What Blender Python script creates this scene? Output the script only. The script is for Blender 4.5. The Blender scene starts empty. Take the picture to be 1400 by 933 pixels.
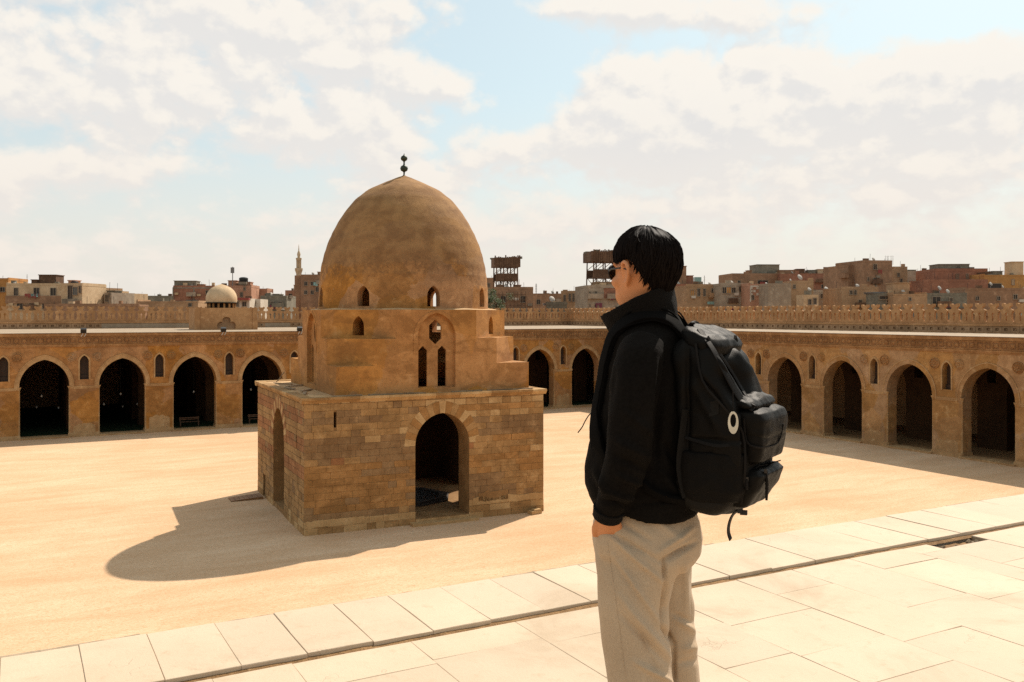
import bpy, bmesh, math, random
from mathutils import Vector, Matrix, noise as mnoise
from mathutils.geometry import delaunay_2d_cdt
R = math.radians
rng = random.Random(11)
sc = bpy.context.scene
COL = sc.collection

# ---------------------------------------------------------------- camera
CAMZ, FPX, HEAD, HORY = 11.8, 1230.1, R(61.136), 430.76
FW = Vector((math.cos(HEAD), math.sin(HEAD), 0))
RT = Vector((math.sin(HEAD), -math.cos(HEAD), 0))
cam = bpy.data.cameras.new("camera")
cam.sensor_width = 36
cam.lens = FPX / 1400 * 36
cam.shift_y = -(466.5 - HORY) / 1400
cam.clip_start, cam.clip_end = 0.05, 20000
camo = bpy.data.objects.new("camera", cam)
COL.objects.link(camo)
camo.location = (0, 0, CAMZ)
camo.rotation_euler = (R(90), 0, HEAD - R(90))
sc.camera = camo

SUN_AZ, SUN_EL = R(28.5), R(48.3)      # heading of the sun in the XY plane, height above the horizon
sc.view_settings.view_transform = 'Standard'
sc.view_settings.look = 'None'
sc.view_settings.exposure = 0.56
sc.view_settings.gamma = 1
sc.cycles.use_denoising = False
sc.cycles.max_bounces = 8
sc.cycles.diffuse_bounces = 4
sc.cycles.sample_clamp_indirect = 1.5

sun = bpy.data.lights.new("sun", 'SUN')
sun.energy = 4.0
sun.angle = R(0.5)
sun.color = (1.0, 0.905, 0.79)
suno = bpy.data.objects.new("sun", sun)
COL.objects.link(suno)
sd = Vector((math.cos(SUN_AZ) * math.cos(SUN_EL), math.sin(SUN_AZ) * math.cos(SUN_EL), math.sin(SUN_EL)))
suno.rotation_euler = sd.to_track_quat('Z', 'Y').to_euler()

# ---------------------------------------------------------------- node helpers
class NT:
    def __init__(s, tree):
        s.t = tree
        s.n, s.l = tree.nodes, tree.links
    def add(s, typ, **kw):
        nd = s.n.new(typ)
        for k, v in kw.items():
            setattr(nd, k, v)
        return nd
    def put(s, sock, v):
        if isinstance(v, (int, float)):
            sock.default_value = v
        elif isinstance(v, (tuple, list, Vector)):
            v = tuple(v)
            if sock.type == 'RGBA' and len(v) == 3:
                v = v + (1,)
            sock.default_value = v
        else:
            s.l.new(v, sock)
    def math(s, op, a, b=0.0, c=None, clamp=False):
        nd = s.add('ShaderNodeMath', operation=op, use_clamp=clamp)
        s.put(nd.inputs[0], a); s.put(nd.inputs[1], b)
        if c is not None: s.put(nd.inputs[2], c)
        return nd.outputs[0]
    def vmath(s, op, a, b=(0, 0, 0)):
        nd = s.add('ShaderNodeVectorMath', operation=op)
        s.put(nd.inputs[0], a); s.put(nd.inputs[1], b)
        return nd.outputs['Value'] if op in ('DOT_PRODUCT', 'LENGTH') else nd.outputs[0]
    def noise(s, vec, scale, detail=4, rough=0.55, dist=0.0, out='Fac'):
        nd = s.add('ShaderNodeTexNoise')
        s.put(nd.inputs['Vector'], vec)
        nd.inputs['Scale'].default_value = scale
        nd.inputs['Detail'].default_value = detail
        nd.inputs['Roughness'].default_value = rough
        nd.inputs['Distortion'].default_value = dist
        return nd.outputs[out]
    def smooth(s, v, lo, hi, a=0.0, b=1.0):
        nd = s.add('ShaderNodeMapRange', interpolation_type='SMOOTHSTEP')
        s.put(nd.inputs['Value'], v)
        for k, q in (('From Min', lo), ('From Max', hi), ('To Min', a), ('To Max', b)):
            s.put(nd.inputs[k], q)
        return nd.outputs[0]
    def mix(s, f, a, b, mode='MIX'):
        nd = s.add('ShaderNodeMix', data_type='RGBA', blend_type=mode)
        s.put(nd.inputs['Factor'], f)
        s.put(nd.inputs['A'], a) if False else s.put(nd.inputs[6], a)
        s.put(nd.inputs[7], b)
        return nd.outputs[2]
    def sep(s, v):
        nd = s.add('ShaderNodeSeparateXYZ'); s.put(nd.inputs[0], v); return nd.outputs
    def comb(s, x, y, z):
        nd = s.add('ShaderNodeCombineXYZ')
        for i, q in enumerate((x, y, z)): s.put(nd.inputs[i], q)
        return nd.outputs[0]

# ---------------------------------------------------------------- world: Nishita sky under a veil of cumulus
w = bpy.data.worlds.new("World")
sc.world = w
w.use_nodes = True
T = NT(w.node_tree)
T.n.clear()
geo = T.add('ShaderNodeTexCoord').outputs['Generated']
sky = T.add('ShaderNodeTexSky', sky_type='NISHITA', sun_disc=False)
sky.sun_elevation = SUN_EL
sky.sun_rotation = R(90) - SUN_AZ
sky.air_density, sky.dust_density, sky.ozone_density, sky.altitude = 1.0, 2.0, 1.0, 50
dn = T.vmath('NORMALIZE', geo)
cx = T.vmath('DOT_PRODUCT', dn, tuple(RT)); cy = T.vmath('DOT_PRODUCT', dn, tuple(FW))
cz = T.sep(dn)[2]
az = T.math('ARCTAN2', cx, cy)                       # bearing, degrees right of the court's long view
az = T.math('MULTIPLY', az, 57.2958)
el = T.math('MULTIPLY', T.math('ARCSINE', cz), 57.2958)

def cloud_density(T, az, el):
    # cloud deck coordinates: flattened cells that get smaller towards the horizon
    k = T.math('DIVIDE', 30.0, T.math('ADD', T.math('ABSOLUTE', el), 14.0))
    vx = T.math('MULTIPLY', az, 0.078); vy = T.math('MULTIPLY', el, 0.125)
    v = T.comb(vx, T.math('MULTIPLY', vy, T.math('POWER', k, 0.35)), 3.7)
    n1 = T.noise(v, 1.05, 3, 0.5, 0.15)
    n2 = T.noise(v, 3.6, 9, 0.62, 0.2)
    n3 = T.noise(v, 11.0, 6, 0.6, 0.1)
    d = T.math('ADD', T.math('ADD', T.math('MULTIPLY', n1, 0.80), T.math('MULTIPLY', n2, 0.62)), T.math('MULTIPLY', n3, 0.11))
    wp_ = T.vmath('ADD', v, T.vmath('MULTIPLY', T.noise(v, 3.0, 4, .6, 0, 'Color'), (.22, .22, 0)))
    vo = T.add('ShaderNodeTexVoronoi', feature='F1', normalize=True); T.put(vo.inputs['Vector'], wp_)
    for k_, q_ in (('Scale', 4.2), ('Detail', 2.0), ('Roughness', .5)): vo.inputs[k_].default_value = q_
    puff = T.math('SUBTRACT', .42, vo.outputs['Distance'])          # rounded heads
    return T.math('ADD', d, T.math('MULTIPLY', puff, 0.75))
def px2ae(px, py):
    return math.degrees(math.atan((px - 700) / FPX)), math.degrees(math.atan((HORY - py) / math.hypot(FPX, px - 700)))
# cloud banks (+) and clear lanes (-) in the part of the sky that the picture knows: px, py, half sizes, weight
BANKS = [(230, 60, 330, 110, .34), (470, 60, 200, 70, .22), (590, 118, 55, 22, .34), (410, 185, 95, 38, .30), (150, 225, 75, 32, .28), (15, 238, 50, 24, .34),
         (1150, 150, 260, 85, .40), (930, 150, 130, 70, .36), (860, 190, 60, 40, .2), (720, 195, 70, 26, .30), (800, 8, 170, 18, .3), (1000, 22, 200, 22, .22), (1300, 120, 160, 80, .3),
         (420, 300, 220, 40, .14), (600, 250, 90, 40, .2), (120, 340, 200, 50, .14), (900, 300, 300, 45, .12), (1250, 270, 260, 60, .14),
         (735, 95, 80, 60, -.34), (670, 30, 60, 40, -.32), (50, 190, 75, 22, -.36), (290, 250, 140, 32, -.20), (1330, 12, 190, 34, -.5), (640, 170, 90, 30, -.16), (960, 55, 90, 18, -.2), (330, 160, 60, 16, -.16)]
def banks(T, az, el):
    acc = 0.0
    for px, py, sx, sy, wt in BANKS:
        a0, e0 = px2ae(px, py)
        sa, se = math.degrees(sx / FPX), math.degrees(sy / FPX)
        a = T.math('MULTIPLY', T.math('SUBTRACT', az, a0), 1 / sa)
        e = T.math('MULTIPLY', T.math('SUBTRACT', el, e0), 1 / se)
        q = T.math('ADD', T.math('MULTIPLY', a, a), T.math('MULTIPLY', e, e))
        g = T.math('MULTIPLY', T.math('EXPONENT', T.math('MULTIPLY', q, -1.0)), wt * .85)
        acc = g if acc == 0.0 else T.math('ADD', acc, g)
    return acc
bk = banks(T, az, el)
d0 = T.math('ADD', cloud_density(T, az, el), bk)
azs = T.math('ADD', az, 0.5); els = T.math('ADD', el, 0.85)
d1 = T.math('ADD', cloud_density(T, azs, els), banks(T, azs, els))
cover = T.smooth(d0, 0.80, 1.08)
thick = T.smooth(d0, 0.95, 1.7)
rim = T.smooth(T.math('SUBTRACT', d0, d1), -0.09, 0.12)
lit = T.math('ADD', T.math('MULTIPLY', rim, 0.82), T.math('MULTIPLY', T.math('SUBTRACT', 1.0, thick), 0.18))
ccol = T.mix(lit, (6.3, 6.2, 6.1), (7.75, 7.3, 6.65))
hz = T.smooth(el, -1.0, 15.0, 1.0, 0.0)               # the dusty veil along the horizon
clear = T.mix(1.0, sky.outputs[0], (1.30, 1.38, 1.22), 'MULTIPLY')
clear = T.mix(0.65, clear, (5.2, 6.1, 6.3))
c1 = T.mix(T.math('MULTIPLY', cover, 0.96), clear, ccol)
c2 = T.mix(T.math('MULTIPLY', hz, 0.84), c1, (7.05, 6.4, 5.75))
grd = T.smooth(el, -4.0, -0.2, 1.0, 0.0)
c3 = T.mix(grd, c2, (2.2, 1.6, 1.0))
bg = T.add('ShaderNodeBackground')
T.put(bg.inputs['Color'], c3)
bg.inputs['Strength'].default_value = 0.085
out = T.add('ShaderNodeOutputWorld')
T.l.new(bg.outputs[0], out.inputs[0])

# ---------------------------------------------------------------- materials
def material(name, fn, rough=0.85, spec=0.25):
    m = bpy.data.materials.new(name)
    m.use_nodes = True
    t = NT(m.node_tree)
    b = t.n['Principled BSDF']
    b.inputs['Roughness'].default_value = rough
    b.inputs['Specular IOR Level'].default_value = spec
    fn(t, b)
    return m
def bump(t, b, h, strength=0.4, dist=0.02):
    nd = t.add('ShaderNodeBump')
    nd.inputs['Strength'].default_value = strength
    nd.inputs['Distance'].default_value = dist
    t.put(nd.inputs['Height'], h)
    t.l.new(nd.outputs[0], b.inputs['Normal'])
def rnd(t):
    return t.add('ShaderNodeObjectInfo').outputs['Random']
def wpos(t, sx=1, sy=1, sz=1):
    p = t.add('ShaderNodeNewGeometry').outputs['Position']
    return t.vmath('MULTIPLY', p, (sx, sy, sz))
def weathered(c, dark, light, s=1.0, sy=1.0, zstretch=0.35, amt=0.7, blotch=0.55, bstr=0.5, bdist=0.02, jitter=0.0, streak=0.35, grime=0.0, patches=0.0):
    """plaster or stone: broad blotches, rain streaks, fine grain and a worn relief"""
    def fn(t, b):
        p = wpos(t)
        n1 = t.noise(p, 0.33 * s, 5, 0.6, 0.4)
        n2 = t.noise(p, 1.9 * s, 6, 0.65, 0.3)
        n3 = t.noise(p, 13 * s, 4, 0.6)
        st = t.noise(wpos(t, 2.2, 2.2, zstretch * 0.5), 1.0 * s, 5, 0.6)
        k = t.math('ADD', t.math('MULTIPLY', n1, 0.55), t.math('MULTIPLY', n2, 0.45))
        col = t.mix(t.smooth(k, 0.40, 0.62), dark, c)
        col = t.mix(t.math('MULTIPLY', t.smooth(n2, 0.55, 0.78), amt), col, light)
        col = t.mix(t.math('MULTIPLY', t.smooth(st, 0.52, 0.72), streak), col, dark)
        n4 = t.noise(p, 34 * s, 4, 0.7)
        sp = t.math('ADD', t.math('MULTIPLY', t.smooth(n3, 0.50, 0.72), 0.34), t.math('MULTIPLY', t.smooth(n4, 0.52, 0.72), 0.22))
        col = t.mix(sp, col, tuple(q * 0.5 for q in dark))
        if patches:        # repairs: irregular fields of render laid at different times, fine cracks along some of their edges
            pv_ = t.vmath('ADD', p, t.vmath('MULTIPLY', t.noise(p, 1.1, 5, .65, 0, 'Color'), (.8, .8, .8)))
            vo = t.add('ShaderNodeTexVoronoi'); t.put(vo.inputs['Vector'], pv_); vo.inputs['Scale'].default_value = .42 * s
            vr = t.sep(vo.outputs['Color'])[0]
            hs = t.add('ShaderNodeHueSaturation'); t.put(hs.inputs['Color'], col)
            t.put(hs.inputs['Value'], t.math('ADD', 1 - patches * .5, t.math('MULTIPLY', vr, patches)))
            t.put(hs.inputs['Saturation'], t.math('ADD', 1 - patches * .4, t.math('MULTIPLY', t.sep(vo.outputs['Color'])[1], patches * .7)))
            col = hs.outputs[0]
            ve = t.add('ShaderNodeTexVoronoi', feature='DISTANCE_TO_EDGE'); t.put(ve.inputs['Vector'], pv_); ve.inputs['Scale'].default_value = 1.0 * s
            crk = t.math('MULTIPLY', t.smooth(ve.outputs['Distance'], 0.0, .016, 1.0, 0.0), t.smooth(t.noise(p, .9, 3), .50, .60))
            col = t.mix(t.math('MULTIPLY', crk, .5), col, tuple(q * .5 for q in dark))
        if grime:
            gm = t.math('MULTIPLY', t.smooth(t.noise(wpos(t, .8, .8, 1.7), .62, 7, .68, .8), .47, .60), grime)
            col = t.mix(gm, col, tuple(q * .62 for q in dark))
        if jitter:
            v = t.math('ADD', t.math('MULTIPLY', rnd(t), jitter), 1 - jitter / 2)
            hs = t.add('ShaderNodeHueSaturation')
            t.put(hs.inputs['Value'], v); t.put(hs.inputs['Color'], col)
            col = hs.outputs[0]
        t.put(b.inputs['Base Color'], col)
        bump(t, b, t.math('ADD', t.math('MULTIPLY', n2, 0.6), t.math('MULTIPLY', n3, 0.4)), bstr, bdist)
    return fn
M = {}
def mk(name, *a, **k):
    rough = k.pop('rough', 0.88); spec = k.pop('spec', 0.2)
    M[name] = material(name, weathered(*a, **k), rough, spec)
mk('arcade_plaster', (0.431, 0.210, 0.069), (0.287, 0.133, 0.042), (0.526, 0.316, 0.144), patches=.26, grime=.25)
mk('arcade_plaster_pale', (0.444, 0.252, 0.109), (0.303, 0.161, 0.064), (0.554, 0.385, 0.204), patches=.26, grime=.25)
mk('arcade_trim', (0.468, 0.292, 0.138), (0.333, 0.193, 0.086), (0.582, 0.424, 0.242))
mk('frieze_stone', (0.384, 0.204, 0.084), (0.252, 0.125, 0.048), (0.494, 0.303, 0.146), bstr=.8, bdist=.05)
mk('frieze_recess_shade', (0.290, 0.152, 0.070), (0.189, 0.096, 0.043), (0.392, 0.232, 0.123), bstr=.8, bdist=.05)  # darker frieze stone for the sunk fields: recess shade put into the colour
mk('shaded_inner_plaster', (0.062, 0.029, 0.011), (0.038, 0.018, 0.007), (0.078, 0.040, 0.018))  # plaster darkened well below the outer walls: interior shade put into the colour
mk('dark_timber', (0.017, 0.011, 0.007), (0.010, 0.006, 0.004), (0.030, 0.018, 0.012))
mk('crenel_stone', (0.496, 0.273, 0.124), (0.360, 0.186, 0.081), (0.620, 0.383, 0.205), jitter=.12)
mk('crenel_band', (0.422, 0.255, 0.140), (0.273, 0.162, 0.086), (0.521, 0.348, 0.216), jitter=.15)
mk('roof_plaster', (0.363, 0.282, 0.200), (0.293, 0.217, 0.144), (0.410, 0.336, 0.249))
mk('fountain_plaster', (0.486, 0.232, 0.069), (0.340, 0.153, 0.044), (0.584, 0.336, 0.146), s=.8, blotch=.8, grime=.45, patches=.18)
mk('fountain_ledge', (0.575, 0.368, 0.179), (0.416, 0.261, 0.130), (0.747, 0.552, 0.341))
mk('mortar', (0.313, 0.176, 0.070), (0.221, 0.117, 0.044), (0.405, 0.252, 0.123))
mk('tan_stone', (0.432, 0.252, 0.103), (0.299, 0.167, 0.064), (0.535, 0.353, 0.168), s=1.0, jitter=.07, grime=.5)
mk('worn_stone', (0.432, 0.227, 0.081), (0.309, 0.157, 0.052), (0.515, 0.312, 0.138), s=.9, jitter=.07, streak=.5, grime=.5)
mk('red_stone', (0.371, 0.171, 0.071), (0.268, 0.121, 0.049), (0.444, 0.236, 0.113), s=1.0, jitter=.07, grime=.4)
mk('dark_stone', (0.306, 0.184, 0.085), (0.205, 0.117, 0.052), (0.408, 0.255, 0.124), s=1.0, jitter=.07)
mk('pale_stone', (0.539, 0.353, 0.165), (0.396, 0.241, 0.103), (0.649, 0.470, 0.262), s=1.0, jitter=.07)
mk('weather_wood', (.32, .23, .14), (.22, .15, .09), (.44, .33, .21), jitter=.3)
mk('joint_fill', (.40, .30, .20), (.26, .19, .12), (.47, .37, .26), s=6, grime=.7)
mk('brown_dirt', (.33, .185, .08), (.20, .11, .045), (.44, .28, .14), s=8, bstr=1, bdist=.02)
mk('brick_red', (0.360, 0.164, 0.098), (0.255, 0.116, 0.070), (0.449, 0.251, 0.160), s=.6, jitter=.1)
mk('brick_pink', (0.460, 0.247, 0.154), (0.357, 0.180, 0.110), (0.564, 0.346, 0.237), s=.6, jitter=.1)
mk('brick_brown', (0.355, 0.202, 0.116), (0.242, 0.138, 0.080), (0.467, 0.299, 0.185), s=.6, jitter=.1)
mk('ochre_wall', (0.521, 0.273, 0.092), (0.397, 0.197, 0.065), (0.620, 0.360, 0.151), s=.6)
mk('orange_wall', (.46, .22, .07), (.38, .17, .05), (.52, .3, .12), s=.6)
mk('tan_wall', (0.442, 0.275, 0.151), (0.322, 0.194, 0.105), (0.549, 0.376, 0.221), s=.6)
mk('cream_wall', (0.583, 0.418, 0.254), (0.446, 0.302, 0.173), (0.694, 0.534, 0.356), s=.6)
mk('grey_wall', (0.388, 0.306, 0.217), (0.279, 0.207, 0.145), (0.513, 0.414, 0.303), s=.6)
mk('concrete_grey', (0.273, 0.220, 0.162), (0.186, 0.145, 0.103), (0.372, 0.302, 0.227), s=.6)
mk('white_wall', (.60, .52, .42), (.48, .4, .31), (.68, .61, .52), s=.6)
mk('minaret_cream', (.55, .42, .27), (.44, .32, .19), (.62, .5, .36), s=.6)
mk('slate_wall', (0.244, 0.211, 0.154), (0.162, 0.140, 0.103), (0.340, 0.296, 0.221), s=.8)
mk('old_timber', (0.184, 0.104, 0.061), (0.113, 0.062, 0.036), (0.269, 0.167, 0.100), s=1.2, jitter=.3)
def plain(name, c, rough=.6, spec=.3, metal=0.0, n=0.25, s=20.0):
    def fn(t, b):
        k = t.noise(wpos(t), s, 4, .6)
        t.put(b.inputs['Base Color'], t.mix(t.smooth(k, .35, .7), tuple(q * (1 - n) for q in c), tuple(min(1, q * (1 + n)) for q in c)))
        b.inputs['Metallic'].default_value = metal
        bump(t, b, k, .15, .002)
    M[name] = material(name, fn, rough, spec)
plain('window_dark', (.04, .030, .022), .4, .3)
plain('window_brown', (.05, .03, .02), .6)
plain('shutter_grey', (.11, .11, .10), .6)
plain('red_awning', (.26, .06, .045), .8)
plain('magenta_cloth', (.16, .04, .06), .8)
plain('black_tank', (.015, .014, .014), .5)
plain('metal_grey', (.20, .19, .18), .5, .4, .4)
plain('dish_pale', (.42, .37, .31), .6)
plain('glass_green', (.25, .40, .36), .3)
plain('bronze_green', (.035, .045, .028), .55, .5, .5, .5, 9)
plain('black_iron', (.012, .011, .011), .5, .4)
plain('lamp_white', (.42, .40, .36), .4)
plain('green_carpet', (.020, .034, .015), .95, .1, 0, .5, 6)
plain('basin_dark', (.045, .033, .026), .6, .3, 0, .5, 8)
plain('foliage_leaf', (.062, .080, .014), .7, .25, 0, .6, 2.0)
plain('bark', (.08, .055, .035), .9)
def sand(t, b):
    p = wpos(t, 1, 1, 1)
    st = t.noise(wpos(t, .28, 1.1, 1), .55, 7, .66, .5)      # rake and foot traffic run along the court
    n1 = t.noise(p, .09, 4, .55, .3)
    n2 = t.noise(wpos(t, .9, 2.6, 1), 2.3, 7, .72, .5)
    n3 = t.noise(p, 14, 5, .7)
    k = t.math('ADD', t.math('MULTIPLY', st, .34), t.math('ADD', t.math('MULTIPLY', n1, .26), t.math('MULTIPLY', n2, .40)))
    col = t.mix(t.smooth(k, .36, .66), (.52, .322, .178), (.70, .505, .332))
    col = t.mix(t.math('MULTIPLY', t.smooth(n2, .52, .66), .7), col, (.43, .245, .115))
    col = t.mix(t.math('MULTIPLY', t.smooth(n3, .5, .70), .55), col, (.36, .205, .098))
    n5 = t.noise(wpos(t, 1, 2.0, 1), 6.0, 6, .75, .3)
    col = t.mix(t.math('MULTIPLY', t.smooth(n5, .50, .64), .6), col, (.42, .24, .11))
    t.put(b.inputs['Base Color'], col)
    bump(t, b, t.math('ADD', n2, t.math('MULTIPLY', n3, .5)), .6, .03)
M['court_sand'] = material('court_sand', sand, .95, .1)
def city_ground(t, b):
    n1 = t.noise(wpos(t), .02, 6, .6)
    t.put(b.inputs['Base Color'], t.mix(n1, (.22, .15, .09), (.36, .26, .17)))
M['dusty_ground'] = material('dusty_ground', city_ground, .95, .1)
def slab(t, b):
    n1 = t.noise(wpos(t), 1.6, 5, .6, .3)
    n2 = t.noise(wpos(t), 11, 6, .7, .2)
    n3 = t.noise(wpos(t), 70, 4, .7)
    r = rnd(t)
    col = t.mix(t.smooth(n1, .3, .7), (.495, .375, .255), (.55, .43, .30))
    col = t.mix(t.math('MULTIPLY', r, .5), col, (.50, .39, .28))
    hs = t.add('ShaderNodeHueSaturation'); t.put(hs.inputs['Value'], t.math('ADD', .97, t.math('MULTIPLY', t.math('FRACT', t.math('MULTIPLY', r, 7.3)), .09))); t.put(hs.inputs['Color'], col); col = hs.outputs[0]
    col = t.mix(t.math('MULTIPLY', t.smooth(t.noise(wpos(t), .9, 6, .7, .6), .50, .72), .6), col, (.37, .265, .165))
    col = t.mix(t.math('MULTIPLY', t.smooth(n2, .54, .74), .5), col, (.40, .29, .18))
    col = t.mix(t.math('MULTIPLY', t.smooth(n3, .60, .78), .3), col, (.40, .30, .20))
    vo = t.add('ShaderNodeTexVoronoi', feature='DISTANCE_TO_EDGE')
    t.put(vo.inputs['Vector'], t.vmath('ADD', wpos(t), t.vmath('MULTIPLY', t.noise(wpos(t), 4, 4, .6, 0, 'Color'), (.5, .5, .5))))
    vo.inputs['Scale'].default_value = 1.7
    cr = t.math('MULTIPLY', t.smooth(vo.outputs['Distance'], 0.0, .010, 1.0, 0.0), t.smooth(t.noise(wpos(t), 2.3, 3), .58, .68))
    col = t.mix(t.math('MULTIPLY', cr, .18), col, (.26, .18, .11))
    t.put(b.inputs['Base Color'], col)
    bump(t, b, t.math('SUBTRACT', t.math('ADD', n2, t.math('MULTIPLY', n3, .6)), t.math('MULTIPLY', cr, .8)), .45, .006)
M['paving_limestone'] = material('paving_limestone', slab, .75, .25)
def cloth(name, c1, c2, s, rough, bs, bd, sheen=0.0, weave=0, spec=.1):
    def fn(t, b):
        tc = t.add('ShaderNodeTexCoord').outputs['Object']
        n1 = t.noise(tc, 5, 4, .6)
        n2 = t.noise(tc, s, 3, .7)
        f = t.math('ADD', t.math('MULTIPLY', n1, .4), t.math('MULTIPLY', n2, .6))
        h = n2
        if weave:
            vv = t.noise(t.vmath('MULTIPLY', tc, (1, 1, .12)), s * 1.6, 3, .6)
            f = t.math('ADD', t.math('MULTIPLY', f, .8), t.math('MULTIPLY', vv, .2))
            h = t.math('ADD', n2, t.math('MULTIPLY', vv, .4))
        t.put(b.inputs['Base Color'], t.mix(t.smooth(f, .32, .68), c1, c2))
        b.inputs['Sheen Weight'].default_value = sheen
        b.inputs['Specular Tint'].default_value = (1, .86, .70, 1)
        bump(t, b, h, bs, bd)
    M[name] = material(name, fn, rough, spec)
cloth('jacket_black', (.0035, .0028, .0024), (.0075, .006, .005), 90, .95, .6, .004, .0)
cloth('fleece_black', (.004, .003, .0026), (.010, .008, .0065), 220, .95, .9, .006, .02)
cloth('trouser_beige', (.385, .275, .175), (.52, .39, .26), 260, .9, .35, .0015, .08, 170)
cloth('nylon_black', (.004, .0036, .0032), (.008, .007, .0062), 320, .5, .35, .002, 0, 0, .09)
cloth('nylon_grey', (.009, .008, .007), (.015, .013, .011), 260, .6, .35, .002)
cloth('pack_mesh', (.004, .0034, .003), (.008, .0068, .006), 400, .75, .5, .002)
cloth('webbing_black', (.007, .006, .0055), (.014, .012, .011), 500, .55, .4, .001)
cloth('strap_black', (.003, .0027, .0025), (.006, .0052, .0048), 300, .85, .4, .001, 0, 0, .04)
plain('zip_metal', (.05, .045, .04), .35, .5, .7, .2, 60)
plain('ring_bone', (.66, .58, .44), .5, .3, 0, .1, 40)
plain('shoe_white', (.55, .52, .47), .6)
plain('lens_black', (.006, .006, .007), .12, .6)
plain('bracelet_gold', (.60, .42, .18), .3, .5, .9, .2, 200)
def skin(t, b):
    tc = t.add('ShaderNodeTexCoord').outputs['Object']
    n = t.noise(tc, 26, 5, .6); n2 = t.noise(tc, 190, 3, .6)
    t.put(b.inputs['Base Color'], t.mix(n, (.50, .18, .062), (.62, .27, .115)))
    b.inputs['Subsurface Weight'].default_value = .04
    b.inputs['Subsurface Radius'].default_value = (.012, .004, .002)
    bump(t, b, n2, .12, .001)
M['skin'] = material('skin', skin, .5, .35)
def hairm(t, b):
    tc = t.add('ShaderNodeTexCoord').outputs['Object']
    n = t.noise(tc, 60, 4, .6)
    t.put(b.inputs['Base Color'], t.mix(n, (.004, .0026, .002), (.012, .007, .005)))
    b.inputs['Anisotropic'].default_value = .4
M['hair_black'] = material('hair_black', hairm, .62, .06)
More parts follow.
